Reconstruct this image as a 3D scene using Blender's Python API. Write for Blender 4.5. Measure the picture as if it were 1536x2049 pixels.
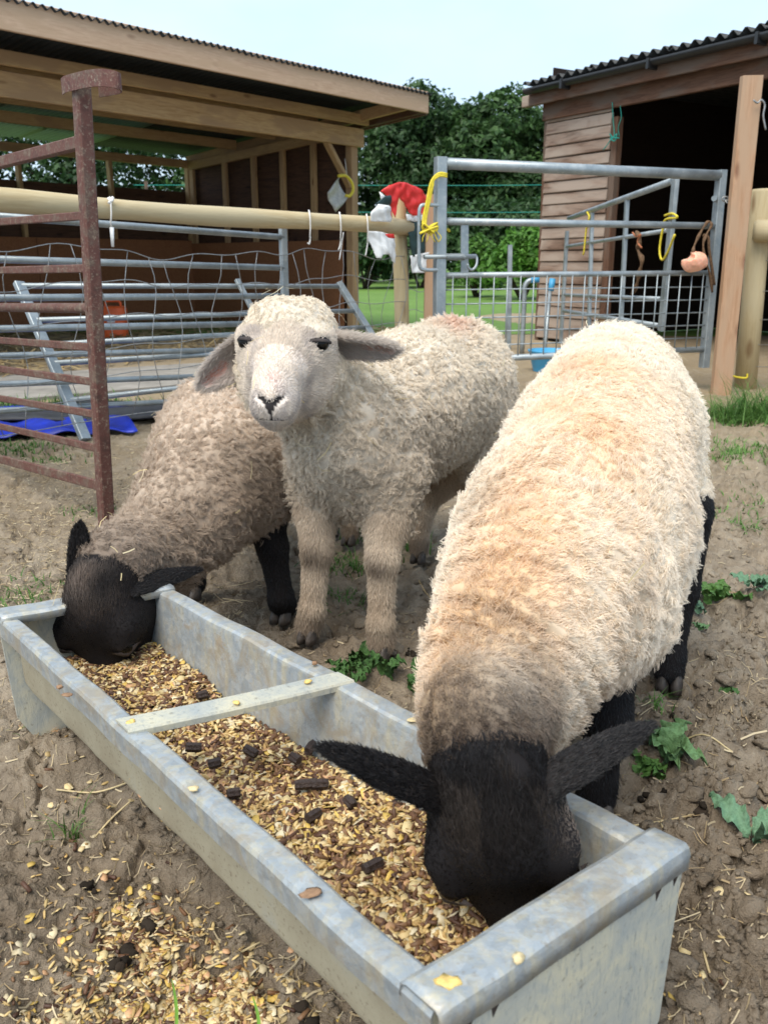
import bpy, bmesh, math, random
import numpy as np
from mathutils import Vector, Matrix
from mathutils.bvhtree import BVHTree

sc = bpy.context.scene
C = sc.collection
for o in list(bpy.data.objects):
    bpy.data.objects.remove(o)
random.seed(11)
RNG = np.random.default_rng(11)
PI = math.pi

# ------------------------------------------------------------------ camera
EYE = .85
FOC = 1750.0
PITCH = math.atan((1024.5 - 525) / FOC)
cam = bpy.data.cameras.new('camera')
cam.sensor_fit = 'VERTICAL'
cam.sensor_height = 34.6
cam.lens = 34.6 * FOC / 2049
cam.clip_start = .02
cam.clip_end = 600
cam.dof.use_dof = True
cam.dof.focus_distance = 1.65
cam.dof.aperture_fstop = 9.0
co = bpy.data.objects.new('camera', cam)
C.objects.link(co)
co.location = (0, 0, EYE)
co.rotation_euler = (PI / 2 - PITCH, 0, 0)
sc.camera = co

# ------------------------------------------------------------------ sky, sun, exposure
SUN_EL, SUN_AZ = math.radians(58), math.radians(-150)   # azimuth measured from +Y towards +X: behind the viewer, to the left
world = bpy.data.worlds.new('World')
sc.world = world
world.use_nodes = True
wn, wl = world.node_tree.nodes, world.node_tree.links
wn.clear()
wout = wn.new('ShaderNodeOutputWorld')
bg = wn.new('ShaderNodeBackground')
sky = wn.new('ShaderNodeTexSky')
sky.sky_type = 'NISHITA'
sky.sun_disc = False
sky.sun_elevation = SUN_EL
sky.sun_rotation = SUN_AZ
sky.air_density = 1.0
sky.dust_density = 1.5
sky.ozone_density = 1.0
tc = wn.new('ShaderNodeTexCoord')
mp = wn.new('ShaderNodeMapping')
mp.inputs['Scale'].default_value = (1, 1, 2.2)
nz = wn.new('ShaderNodeTexNoise')
nz.inputs['Scale'].default_value = 2.2
nz.inputs['Detail'].default_value = 5
nz.inputs['Roughness'].default_value = .5
rmp = wn.new('ShaderNodeMapRange')
rmp.inputs['From Min'].default_value = .3
rmp.inputs['From Max'].default_value = .68
rmp.inputs['To Min'].default_value = .35
rmp.inputs['To Max'].default_value = .96
mx = wn.new('ShaderNodeMix')
mx.data_type = 'RGBA'
CLOUD = 5.7
mx.inputs[7].default_value = (CLOUD * .74, CLOUD * .93, CLOUD * 1.13, 1)   # thin bright cloud veil
wl.new(tc.outputs['Generated'], mp.inputs['Vector'])
wl.new(mp.outputs['Vector'], nz.inputs['Vector'])
wl.new(nz.outputs['Fac'], rmp.inputs['Value'])
wl.new(rmp.outputs['Result'], mx.inputs[0])
wl.new(sky.outputs['Color'], mx.inputs[6])
wl.new(mx.outputs[2], bg.inputs['Color'])
bg.inputs['Strength'].default_value = .115
wl.new(bg.outputs['Background'], wout.inputs['Surface'])

sd = bpy.data.lights.new('sun', 'SUN')
sd.energy = 2.1
sd.angle = math.radians(45)
sd.color = (1, .93, .82)
so = bpy.data.objects.new('sun', sd)
C.objects.link(so)
so.location = (-4, -6, 12)
_sdir = Vector((math.sin(SUN_AZ) * math.cos(SUN_EL), math.cos(SUN_AZ) * math.cos(SUN_EL), math.sin(SUN_EL)))
so.rotation_euler = (-_sdir).to_track_quat('-Z', 'Y').to_euler()

sc.view_settings.view_transform = 'Standard'
sc.view_settings.look = 'None'
sc.view_settings.exposure = .95
sc.view_settings.gamma = 1
sc.view_settings.use_curve_mapping = False
sc.render.engine = 'CYCLES'
sc.cycles.max_bounces = 7
sc.cycles.diffuse_bounces = 4
sc.cycles.glossy_bounces = 3
sc.cycles.transmission_bounces = 4
sc.cycles.transparent_max_bounces = 8
sc.cycles.use_denoising = True
sc.cycles.use_adaptive_sampling = True
sc.cycles.adaptive_threshold = .012
sc.cycles.sample_clamp_indirect = 6
try:
    sc.cycles_curves.shape = 'RIBBONS'
except Exception:
    pass

# ------------------------------------------------------------------ where a sight line meets the place
_c, _s = math.cos(PITCH), math.sin(PITCH)


def ray(px, py):
    x, y = (px - 768) / FOC, (1024.5 - py) / FOC
    return Vector((x, _c + y * _s, -_s + y * _c))


def on_z(px, py, z=0.0):
    r = ray(px, py)
    return Vector((0, 0, EYE)) + r * ((z - EYE) / r.z)


def on_y(px, py, y):
    r = ray(px, py)
    return Vector((0, 0, EYE)) + r * (y / r.y)


def on_wall(px, py, a, b):
    """meets the vertical plane through ground points a, b"""
    r = ray(px, py)
    n = Vector((b[1] - a[1], a[0] - b[0]))
    t = (n.x * a[0] + n.y * a[1]) / (n.x * r.x + n.y * r.y)
    return Vector((0, 0, EYE)) + r * t


# ------------------------------------------------------------------ noise in numpy
def _hash(ix, iy, seed):
    h = (ix.astype(np.int64) * 374761393 + iy.astype(np.int64) * 668265263 + seed * 982451653) & 0xffffffff
    h = ((h ^ (h >> 13)) * 1274126177) & 0xffffffff
    h = (h ^ (h >> 16)) & 0xffffffff
    return h / 4294967295.0


def vnoise(x, y, seed=0):
    x = np.asarray(x, float)
    y = np.asarray(y, float)
    ix, iy = np.floor(x), np.floor(y)
    fx, fy = x - ix, y - iy
    fx, fy = fx * fx * fx * (fx * (fx * 6 - 15) + 10), fy * fy * fy * (fy * (fy * 6 - 15) + 10)
    a, b = _hash(ix, iy, seed), _hash(ix + 1, iy, seed)
    c, d = _hash(ix, iy + 1, seed), _hash(ix + 1, iy + 1, seed)
    return (a * (1 - fx) + b * fx) * (1 - fy) + (c * (1 - fx) + d * fx) * fy


def fbm(x, y, oct=4, seed=0, gain=.5):
    t, a, s = 0, 1, 0
    for k in range(oct):
        ca, sa = math.cos(.6 * k + .3), math.sin(.6 * k + .3)
        t = t + a * vnoise((x * ca - y * sa) * 2 ** k, (x * sa + y * ca) * 2 ** k, seed + k)
        s += a
        a *= gain
    return t / s


def cells(x, y, seed=0):
    """distance to the nearest two jittered cell centres"""
    x = np.asarray(x, float)
    y = np.asarray(y, float)
    ix, iy = np.floor(x), np.floor(y)
    f1 = np.full(x.shape, 9.0)
    f2 = np.full(x.shape, 9.0)
    for dx in (-1, 0, 1):
        for dy in (-1, 0, 1):
            cx, cy = ix + dx, iy + dy
            d = np.hypot(cx + _hash(cx, cy, seed) - x, cy + _hash(cx, cy, seed + 7) - y)
            f2 = np.minimum(f2, np.maximum(f1, d))
            f1 = np.minimum(f1, d)
    return f1, f2


def wob(P, freq, seed, n=5):
    """smooth 3-D wobble in about -1..1"""
    r = np.random.default_rng(seed)
    t = 0
    for k in range(n):
        d = r.normal(size=3)
        d /= np.linalg.norm(d)
        t = t + np.sin(P @ (d * freq * r.uniform(.7, 1.5)) + r.uniform(0, 6.28))
    return t / math.sqrt(n) * .8


# ------------------------------------------------------------------ material kit
class Mat:
    def __init__(self, name, rough=.8, spec=.3):
        m = self.m = bpy.data.materials.new(name)
        m.use_nodes = True
        self.n, self.l = m.node_tree.nodes, m.node_tree.links
        self.b = self.n['Principled BSDF']
        self.b.inputs['Roughness'].default_value = rough
        self.b.inputs['Specular IOR Level'].default_value = spec

    def node(self, t, **kw):
        n = self.n.new(t)
        for k, v in kw.items():
            if k in n.inputs:
                n.inputs[k].default_value = v
            else:
                setattr(n, k, v)
        return n

    def coord(self, scale=(1, 1, 1), kind='Object', rnd=True):
        t = self.node('ShaderNodeTexCoord')
        m = self.node('ShaderNodeMapping')
        m.inputs['Scale'].default_value = scale
        self.l.new(t.outputs[kind], m.inputs['Vector'])
        if rnd:
            i = self.node('ShaderNodeObjectInfo')
            v = self.node('ShaderNodeVectorMath', operation='SCALE')
            v.inputs[0].default_value = (37.0, 19.0, 53.0)
            self.l.new(i.outputs['Random'], v.inputs['Scale'])
            self.l.new(v.outputs[0], m.inputs['Location'])
        return m.outputs[0]

    def noise(self, vec, scale, detail=4, rough=.55, dist=0):
        n = self.node('ShaderNodeTexNoise')
        n.inputs['Scale'].default_value = scale
        n.inputs['Detail'].default_value = detail
        n.inputs['Roughness'].default_value = rough
        n.inputs['Distortion'].default_value = dist
        self.l.new(vec, n.inputs['Vector'])
        return n.outputs['Fac']

    def ramp(self, fac, stops, interp='LINEAR'):
        r = self.node('ShaderNodeValToRGB')
        r.color_ramp.interpolation = interp
        e = r.color_ramp.elements
        while len(e) < len(stops):
            e.new(.5)
        for k, (p, c) in enumerate(stops):
            e[k].position = p
            e[k].color = tuple(c) + (1,) if len(c) == 3 else tuple(c)
        self.l.new(fac, r.inputs['Fac'])
        return r.outputs['Color']

    def mix(self, fac, a, b, mode='MIX'):
        m = self.node('ShaderNodeMix')
        m.data_type = 'RGBA'
        m.blend_type = mode
        for k, v in ((0, fac), (6, a), (7, b)):
            if isinstance(v, (int, float)):
                m.inputs[k].default_value = v
            elif isinstance(v, tuple):
                m.inputs[k].default_value = v + (1,) if len(v) == 3 else v
            else:
                self.l.new(v, m.inputs[k])
        return m.outputs[2]

    def rng(self, fac, a, b, c=0., d=1.):
        m = self.node('ShaderNodeMapRange')
        for k, v in zip(('From Min', 'From Max', 'To Min', 'To Max'), (a, b, c, d)):
            m.inputs[k].default_value = v
        self.l.new(fac, m.inputs['Value'])
        return m.outputs['Result']

    def math(self, op, a, b):
        m = self.node('ShaderNodeMath', operation=op)
        for k, v in ((0, a), (1, b)):
            if isinstance(v, (int, float)):
                m.inputs[k].default_value = v
            else:
                self.l.new(v, m.inputs[k])
        return m.outputs[0]

    def attr(self, name='col'):
        a = self.node('ShaderNodeAttribute')
        a.attribute_name = name
        return a.outputs['Color']

    def color(self, c):
        if isinstance(c, tuple):
            self.b.inputs['Base Color'].default_value = c + (1,)
        else:
            self.l.new(c, self.b.inputs['Base Color'])
        return self

    def bump(self, h, strength=.4, dist=.01):
        b = self.node('ShaderNodeBump')
        b.inputs['Strength'].default_value = strength
        b.inputs['Distance'].default_value = dist
        self.l.new(h, b.inputs['Height'])
        self.l.new(b.outputs[0], self.b.inputs['Normal'])
        return self

    def rough(self, v):
        self.l.new(v, self.b.inputs['Roughness'])
        return self


M = {}


def wood(name, light, dark, knot, weather=None, scale=1.0, wcol=(.3, .28, .25)):
    m = Mat(name, .75, .25)
    v = m.coord((1.2 * scale, 14 * scale, 14 * scale))
    g = m.noise(v, 2.6, 5, .6, 1.6)
    v2 = m.coord((1.1 * scale, 4 * scale, 4 * scale))
    big = m.noise(v2, 1.6, 3, .5, .6)
    fine = m.noise(m.coord((6 * scale, 90 * scale, 90 * scale)), 2.0, 3, .6)
    c = m.ramp(g, [(.36, dark), (.56, light)])
    c = m.mix(m.rng(fine, .42, .66, 0., .6), c, dark)
    i = m.node('ShaderNodeObjectInfo')
    c = m.mix(m.rng(i.outputs['Random'], 0, 1, 0, .35), c, tuple(x * .7 for x in light))
    vo = m.node('ShaderNodeTexVoronoi')
    vo.inputs['Scale'].default_value = 1.0
    m.l.new(m.coord((2.6 * scale, 7 * scale, 7 * scale)), vo.inputs['Vector'])
    c = m.mix(m.rng(vo.outputs['Distance'], .07, .17, .85, 0), c, knot)
    if weather:
        c = m.mix(m.rng(big, .5 - weather * .2, .60, 0, .9), c, wcol)
        c = m.mix(m.math('MULTIPLY', m.rng(big, .44, .32, 0, 1), .75 * weather + .1), c, dark)
    m.color(c)
    m.bump(m.math('ADD', m.math('MULTIPLY', g, .6), fine), .35, .004)
    M[name] = m.m


wood('new_pine', (.56, .375, .19), (.40, .24, .11), (.15, .07, .03), .25, 1, (.38, .24, .13))
wood('fascia_pine', (.64, .44, .29), (.50, .32, .20), (.27, .15, .085), .25, 1, (.52, .35, .22))
wood('round_pine', (.56, .455, .27), (.46, .35, .19), (.22, .13, .06), .35, .8, (.48, .40, .25))
wood('old_board', (.29, .19, .135), (.10, .06, .042), (.045, .028, .02), .7, .8, (.36, .29, .235))
wood('brown_timber', (.17, .09, .055), (.09, .045, .028), (.04, .02, .015), .2, 1, (.14, .1, .075))
wood('orange_post', (.50, .31, .19), (.38, .215, .12), (.2, .09, .05), .25, 1, (.42, .28, .18))
wood('shed_inside', (.030, .018, .012), (.016, .010, .007), (.01, .007, .005), 0, 1)  # darkened board colour that carries the shade inside the right shed
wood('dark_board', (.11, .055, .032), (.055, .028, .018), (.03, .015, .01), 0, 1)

m = Mat('osb', .8, .2)
v = m.coord((1, 1, 1))
n1 = m.noise(m.coord((9, 22, 22)), 3, 3, .7, 2)
m.color(m.ramp(n1, [(.3, (.17, .065, .03)), (.5, (.26, .11, .05)), (.7, (.36, .17, .08))]))
M['osb'] = m.m

m = Mat('galvanised', .42, .5)
v = m.coord((1, 1, 1), rnd=True)
a = m.noise(v, 9, 5, .6)
bq = m.noise(v, 60, 3, .6)
c = m.ramp(a, [(.3, (.235, .27, .285)), (.55, (.33, .37, .385)), (.75, (.45, .48, .48))])
c = m.mix(m.rng(bq, .58, .7, 0, .6), c, (.52, .52, .48))
m.color(c)
m.b.inputs['Metallic'].default_value = .55
m.rough(m.rng(a, .3, .7, .36, .6))
m.bump(bq, .15, .002)
M['galvanised'] = m.m

m = Mat('rusty_paint', .7, .35)
v = m.coord((1, 1, 1))
a = m.noise(v, 17, 7, .72)
bq = m.noise(v, 95, 5, .75)
c = m.ramp(a, [(.32, (.07, .036, .028)), (.48, (.125, .05, .038)), (.58, (.12, .075, .056)), (.70, (.21, .155, .11))])
c = m.mix(m.rng(bq, .54, .68, 0, .85), c, (.30, .24, .175))
m.color(c)
m.bump(m.math('ADD', a, bq), .5, .004)
M['rusty_paint'] = m.m


def plain(name, col, rough=.6, spec=.4, var=.25, scale=20, bump=0):
    m = Mat(name, rough, spec)
    n = m.noise(m.coord((1, 1, 1)), scale, 4, .6)
    m.color(m.mix(m.rng(n, .3, .7), tuple(x * (1 - var) for x in col), tuple(min(1, x * (1 + var)) for x in col)))
    if bump:
        m.bump(n, bump, .01)
    M[name] = m.m
    return m


plain('black_roof', (.03, .032, .032), .6, .4, .4, 8, .2)
plain('roof_underside', (.032, .036, .038), .6, .3, .3, 4)
m = plain('clear_roof', (.10, .17, .12), .3, .5, .2, 6)
m.b.inputs['Transmission Weight'].default_value = .45
plain('black_plastic', (.018, .019, .02), .45, .5, .2, 10)
plain('blue_sheet', (.012, .035, .42), .38, .5, .35, 9, .3)
plain('black_mat', (.035, .036, .04), .6, .4, .4, 12, .4)
plain('orange_plastic', (.75, .12, .025), .45, .4, .12, 9)
plain('white_plastic', (.78, .78, .76), .4, .4, .1, 20)
plain('white_label', (.62, .60, .58), .5, .4, .1, 20)
plain('red_plastic', (.72, .035, .03), .4, .45, .15, 16)
plain('dark_green_plastic', (.018, .045, .045), .4, .45, .2, 16)
plain('yellow_twine', (.70, .56, .045), .6, .3, .2, 60)
plain('yellow_plastic', (.72, .58, .05), .45, .4, .1, 30)
plain('green_twine', (.02, .25, .2), .6, .3, .2, 60)
plain('blue_plastic', (.06, .30, .52), .45, .4, .15, 12)
plain('brown_rope', (.14, .085, .05), .9, .1, .5, 80, .4)
plain('orange_rope', (.42, .16, .08), .9, .1, .4, 80, .4)
plain('salt', (.80, .42, .28), .35, .5, .2, 25, .4).b.inputs['Subsurface Weight'].default_value = .3
plain('wire', (.30, .30, .29), .45, .5, .3, 60).b.inputs['Metallic'].default_value = .6
plain('white_cord', (.72, .70, .66), .7, .2, .1, 30)
plain('grey_bag', (.42, .40, .34), .35, .5, .25, 30)
plain('bark', (.075, .055, .04), .9, .2, .4, 12, .5)
plain('eye', (.004, .0035, .003), .12, .2, .2, 40)
plain('lid', (.055, .045, .042), .7, .2, .3, 60)
plain('nose_skin', (.022, .019, .020), .38, .5, .3, 60)
plain('hoof', (.055, .044, .036), .55, .4, .5, 60, .3)
plain('stone', (.30, .26, .21), .9, .2, .3, 30, .4)
plain('dropping', (.018, .014, .010), .6, .3, .3, 60, .3)
plain('concrete', (.27, .25, .22), .95, .15, .25, 5, .3)


def attr_mat(name, rough=.8, spec=.25, transl=0., bump=0):
    m = Mat(name, rough, spec)
    c = m.attr('col')
    m.color(c)
    if bump:
        m.bump(m.noise(m.coord((1, 1, 1), rnd=False), 250, 3, .6), bump, .003)
    if transl:
        t = m.node('ShaderNodeBsdfTranslucent')
        m.l.new(c, t.inputs['Color'])
        mxs = m.node('ShaderNodeMixShader')
        mxs.inputs[0].default_value = transl
        out = m.n['Material Output']
        m.l.new(m.b.outputs[0], mxs.inputs[1])
        m.l.new(t.outputs[0], mxs.inputs[2])
        m.l.new(mxs.outputs[0], out.inputs['Surface'])
    M[name] = m.m


attr_mat('foliage', .55, .35, .28)
attr_mat('grain', .5, .35, .12)
attr_mat('straw', .7, .25, .15)
attr_mat('wool_strand', .9, .08, .22)
attr_mat('fur_strand', .42, .32, 0)
attr_mat('skin', .8, .15, 0)
attr_mat('clod', .95, .1, 0, .5)
# ------------------------------------------------------------------ object kit
def tag(o, label=None, cat=None, group=None, kind=None):
    for k, v in (('label', label), ('category', cat), ('group', group), ('kind', kind)):
        if v:
            o[k] = v
    return o


def thing(name, loc, label, cat, group=None):
    o = bpy.data.objects.new(name, None)
    o.empty_display_size = .1
    C.objects.link(o)
    o.location = loc
    return tag(o, label, cat, group)


def hang(o, parent):
    if parent is not None:
        o.parent = parent
        o.matrix_parent_inverse = world_of(parent).inverted()
    return o


def world_of(o):
    if o.parent is None:
        return o.matrix_basis.copy()
    return world_of(o.parent) @ o.matrix_parent_inverse @ o.matrix_basis


def obj(name, me, mat, parent=None, mw=None, smooth=False):
    o = bpy.data.objects.new(name, me)
    C.objects.link(o)
    if mat is not None:
        me.materials.append(M[mat] if isinstance(mat, str) else mat)
    if mw is not None:
        o.matrix_basis = mw
    hang(o, parent)
    if smooth:
        me.polygons.foreach_set('use_smooth', np.ones(len(me.polygons), bool))
    return o


def mesh(verts, faces):
    me = bpy.data.meshes.new('m')
    me.from_pydata([tuple(v) for v in verts], [], faces)
    me.update()
    return me


def mesh_np(V, F, col=None, smooth=False):
    """V (n,3), F (m,k) int: quick mesh; col (n,3) point colours"""
    V = np.ascontiguousarray(V, np.float32)
    F = np.ascontiguousarray(F, np.int32)
    me = bpy.data.meshes.new('m')
    k = F.shape[1]
    me.vertices.add(len(V))
    me.vertices.foreach_set('co', V.ravel())
    me.loops.add(F.size)
    me.loops.foreach_set('vertex_index', F.ravel())
    me.polygons.add(len(F))
    me.polygons.foreach_set('loop_start', np.arange(0, F.size, k, dtype=np.int32))
    try:
        me.polygons.foreach_set('loop_total', np.full(len(F), k, np.int32))
    except Exception:
        pass
    if smooth:
        me.polygons.foreach_set('use_smooth', np.ones(len(F), bool))
    me.update(calc_edges=True)
    me.validate()
    if col is not None:
        a = me.attributes.new('col', 'FLOAT_COLOR', 'POINT')
        c4 = np.ones((len(V), 4), np.float32)
        c4[:, :3] = col
        a.data.foreach_set('color', c4.ravel())
    return me


def frame_of(p0, p1, up=(0, 0, 1)):
    p0, p1 = Vector(p0), Vector(p1)
    x = (p1 - p0).normalized()
    up = Vector(up)
    if abs(x.dot(up)) > .98:
        up = Vector((0, 1, 0))
    y = up.cross(x).normalized()
    z = x.cross(y)
    m = Matrix.Identity(4)
    for k, a in enumerate((x, y, z)):
        m[0][k], m[1][k], m[2][k] = a
    m.translation = p0
    return m, (p1 - p0).length


def beam(name, p0, p1, w, h, mat, parent, up=(0, 0, 1), ch=.006, bow=0, seg=1):
    """squared timber: w sideways, h along up, chamfered edges, local X along the grain"""
    mw, L = frame_of(p0, p1, up)
    a, b = w / 2, h / 2
    ch = min(ch, a * .6, b * .6)
    prof = [(-a + ch, -b), (a - ch, -b), (a, -b + ch), (a, b - ch), (a - ch, b), (-a + ch, b), (-a, b - ch), (-a, -b + ch)]
    V, F = [], []
    for k in range(seg + 1):
        t = k / seg
        dz = bow * math.sin(PI * t)
        V += [(L * t, y, z + dz) for y, z in prof]
    for k in range(seg):
        for j in range(8):
            q = (j + 1) % 8
            F.append((k * 8 + j, k * 8 + q, k * 8 + 8 + q, k * 8 + 8 + j))
    F.append(tuple(range(7, -1, -1)))
    F.append(tuple(range(seg * 8, seg * 8 + 8)))
    return obj(name, mesh(V, F), mat, parent, mw)


def tube_data(pts, r, n=10, cap=True):
    pts = [Vector(p) for p in pts]
    rr = r if hasattr(r, '__len__') else [r] * len(pts)
    V, F = [], []
    nrm = None
    for k, p in enumerate(pts):
        d = (pts[min(k + 1, len(pts) - 1)] - pts[max(k - 1, 0)]).normalized()
        if nrm is None:
            nrm = Vector((0, 0, 1)) if abs(d.z) < .9 else Vector((1, 0, 0))
        nrm = (nrm - d * nrm.dot(d)).normalized()
        bi = d.cross(nrm)
        V += [p + (nrm * math.cos(2 * PI * j / n) + bi * math.sin(2 * PI * j / n)) * rr[k] for j in range(n)]
    for k in range(len(pts) - 1):
        for j in range(n):
            q = (j + 1) % n
            F.append((k * n + j, k * n + q, k * n + n + q, k * n + n + j))
    if cap:
        F.append(tuple(range(n - 1, -1, -1)))
        F.append(tuple(range((len(pts) - 1) * n, len(pts) * n)))
    return V, F


def merge(datas):
    V, F = [], []
    for v, f in datas:
        k = len(V)
        V += list(v)
        F += [tuple(i + k for i in q) for q in f]
    return V, F


def tube(name, pts, r, mat, parent=None, n=10, smooth=True):
    """round bar; a straight one gets its own frame so grain and wear run along it"""
    pts = [Vector(p) for p in pts]
    if len(pts) == 2:
        mw, L = frame_of(*pts)
        V, F = tube_data([(0, 0, 0), (L, 0, 0)], r, n)
        o = obj(name, mesh(V, F), mat, parent, mw)
    else:
        V, F = tube_data(pts, r, n)
        o = obj(name, mesh(V, F), mat, parent)
    if smooth:
        me = o.data
        me.polygons.foreach_set('use_smooth', np.array([len(p.vertices) == 4 for p in me.polygons]))
    return o


def spline(pts, n=8):
    """Catmull-Rom through pts"""
    P = [Vector(p) for p in pts]
    P = [P[0] * 2 - P[1]] + P + [P[-1] * 2 - P[-2]]
    out = []
    for k in range(1, len(P) - 2):
        for j in range(n):
            t = j / n
            a, b, c, d = P[k - 1], P[k], P[k + 1], P[k + 2]
            out.append(.5 * ((2 * b) + (c - a) * t + (2 * a - 5 * b + 4 * c - d) * t * t + (3 * b - a - 3 * c + d) * t ** 3))
    out.append(P[-2])
    return out


def copies(me, name, mat_done, parent, mats):
    """the same mesh placed again and again as separate children"""
    out = []
    for mw in mats:
        o = bpy.data.objects.new(name, me)
        C.objects.link(o)
        o.matrix_basis = mw
        hang(o, parent)
        out.append(o)
    return out


def sheet(name, origin, du, dv, nu, nv, f, mat, parent=None, smooth=True, thick=0):
    """wavy sheet: point = origin + du*s + dv*t + f(s,t) on a nu x nv grid"""
    V, F = [], []
    o, du, dv = Vector(origin), Vector(du), Vector(dv)
    nr = du.cross(dv).normalized()
    for j in range(nv + 1):
        for i in range(nu + 1):
            s, t = i / nu, j / nv
            V.append(o + du * s + dv * t + nr * f(s, t))
    for j in range(nv):
        for i in range(nu):
            a = j * (nu + 1) + i
            F.append((a, a + 1, a + nu + 2, a + nu + 1))
    if thick:
        k = len(V)
        n0 = len(F)
        V += [v - nr * thick for v in V[:k]]
        F += [tuple(q + k for q in reversed(fc)) for fc in F[:n0]]
        rim = [i for i in range(nu + 1)] + [j * (nu + 1) + nu for j in range(1, nv + 1)] + \
              [nv * (nu + 1) + i for i in range(nu - 1, -1, -1)] + [j * (nu + 1) for j in range(nv - 1, 0, -1)]
        for a, b in zip(rim, rim[1:] + rim[:1]):
            F.append((b, a, a + k, b + k))
    return obj(name, mesh(V, F), mat, parent, None, smooth)


# ------------------------------------------------------------------ ground height
def ground_z(x, y):
    x = np.asarray(x, float)
    y = np.asarray(y, float)
    near = np.clip(1.25 - (y - 1.5) / 6, .12, 1)
    right = np.clip((x - .15 * y + .1) * 2.2, .25, 1)            # coarse baked clods lie to the right
    rough = .020 * (fbm(x * 3.1 + 5, y * 3.1, 4, 3) - .5) * 2
    f1, f2 = cells(x * 5.2 + .5 * fbm(x * 8, y * 8, 3, 21), y * 6.4 + .5 * fbm(x * 8 + 4, y * 8, 3, 22), 5)
    lump = .135 * np.minimum(np.clip(f2 - f1, 0, 1), .34) ** .8 * right * np.clip(fbm(x * 1.9, y * 1.9, 2, 9) * 3 - .8, .1, 1)
    g1, g2 = cells(x * 17 + .7 * fbm(x * 30, y * 30, 2, 31), y * 20 + .7 * fbm(x * 30 + 9, y * 30, 2, 32), 6)
    small = .085 * np.minimum(np.clip(g2 - g1, 0, 1), .22) * (.18 + .82 * right) * np.clip(fbm(x * 6, y * 6, 2, 33) * 3 - .8, .15, 1)
    t1, t2 = cells(x * 41 + .6 * fbm(x * 60, y * 60, 2, 41), y * 44, 8)
    small = small + .034 * np.minimum(np.clip(t2 - t1, 0, 1), .25) * (.2 + .8 * right) * np.clip(fbm(x * 9, y * 9, 2, 43) * 3 - .9, .1, 1)
    ridge = .016 * (1 - np.abs(fbm(x * 13, y * 17, 4, 35, .6) - .5) * 4)
    fine = .010 * (fbm(x * 42, y * 42, 3, 12, .6) - .5)
    crack = -.042 * np.clip(1 - np.abs(fbm(x * 4.1 + 2, y * 5.3, 4, 17, .55) - .5) * 30, 0, 1) * np.clip(fbm(x * 1.9 + 8, y * 1.9, 2, 19) * 3 - 1.0, 0, 1)
    # the hollow worn out beside the trough
    pit = -.05 * np.exp(-(((x + .28) / .30) ** 2 + ((y - .92) / .30) ** 2)) - .02 * np.exp(-(((x - .1) / .5) ** 2 + ((y - .55) / .25) ** 2))
    mound = .06 * np.exp(-(((x + .55) / .22) ** 2 + ((y - 1.38) / .10) ** 2)) + .035 * np.exp(-(((x + .62) / .16) ** 2 + ((y - .98) / .13) ** 2)) + .04 * np.exp(-(((x - .62) / .16) ** 2 + ((y - .92) / .16) ** 2)) \
        + .03 * np.exp(-(((x - .66) / .12) ** 2 + ((y - 1.42) / .1) ** 2))
    flat = np.ones_like(x)
    far = np.clip((y - 9) / 4, 0, 1)
    return ((rough + lump + small + ridge + fine + crack - .044) * near + .006 * (fbm(x * 70, y * 70, 3, 61, .65) - .5) * near + pit + mound) * (1 - far) * flat
# ------------------------------------------------------------------ ground sheet
m = Mat('earth', .95, .12)
v = m.coord((1, 1, 1), rnd=False)
a = m.noise(v, 1.5, 6, .6)
bq = m.noise(v, 16, 6, .65)
fq = m.noise(v, 140, 4, .7)
c = m.ramp(a, [(.35, (.23, .180, .128)), (.5, (.325, .264, .193)), (.68, (.41, .342, .255))])
c = m.mix(m.rng(bq, .4, .62, 0, .7), c, (.172, .134, .095))
c = m.mix(m.rng(fq, .55, .75, 0, .6), c, (.44, .37, .275))
c = m.mix(m.rng(fq, .4, .25, 0, .6), c, (.11, .08, .055))
# straw tone with distance, darker brown patches on the near earth
sep = m.node('ShaderNodeSeparateXYZ')
m.l.new(v, sep.inputs[0])
# dusty straw further off
c = m.mix(m.math('MULTIPLY', m.rng(sep.outputs['Y'], 2.2, 5.5, 0, .75), m.rng(bq, .35, .6, .3, 1)), c, (.37, .285, .17))
dpn = m.noise(v, 3.3, 4, .6)
c = m.mix(m.math('MULTIPLY', m.rng(sep.outputs['Y'], 1.35, .85, 0, 1), m.rng(dpn, .42, .60, .0, .5)), c, (.12, .088, .06))
m.color(c)
m.bump(m.math('ADD', m.math('MULTIPLY', bq, .7), m.math('MULTIPLY', fq, .6)), 1.0, .016)
M['earth'] = m.m

_ys = np.concatenate([np.linspace(-3, .3, 12)[:-1], np.linspace(.3, 1.0, 190)[:-1],
                      np.geomspace(1.0, 12, 430)[:-1], np.geomspace(12, 260, 26)])
_us = np.concatenate([np.linspace(-3, -1.02, 14)[:-1], np.linspace(-1.02, 1.02, 560)[:-1], np.linspace(1.02, 3, 14)])
_w = np.maximum(.62 * np.maximum(_ys, 0) + .14, .33)
GX = _us[None, :] * _w[:, None]
GY = np.repeat(_ys[:, None], len(_us), 1)
GZ = ground_z(GX, GY)
nr_, nc_ = GX.shape
idx = np.arange(nr_ * nc_).reshape(nr_, nc_)
F = np.stack([idx[:-1, :-1], idx[:-1, 1:], idx[1:, 1:], idx[1:, :-1]], -1).reshape(-1, 4)
g = obj('ground', mesh_np(np.stack([GX, GY, GZ], -1).reshape(-1, 3), F, None, True), 'earth')
tag(g, 'dry trampled brown earth of the paddock', None, None, 'structure')

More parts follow.
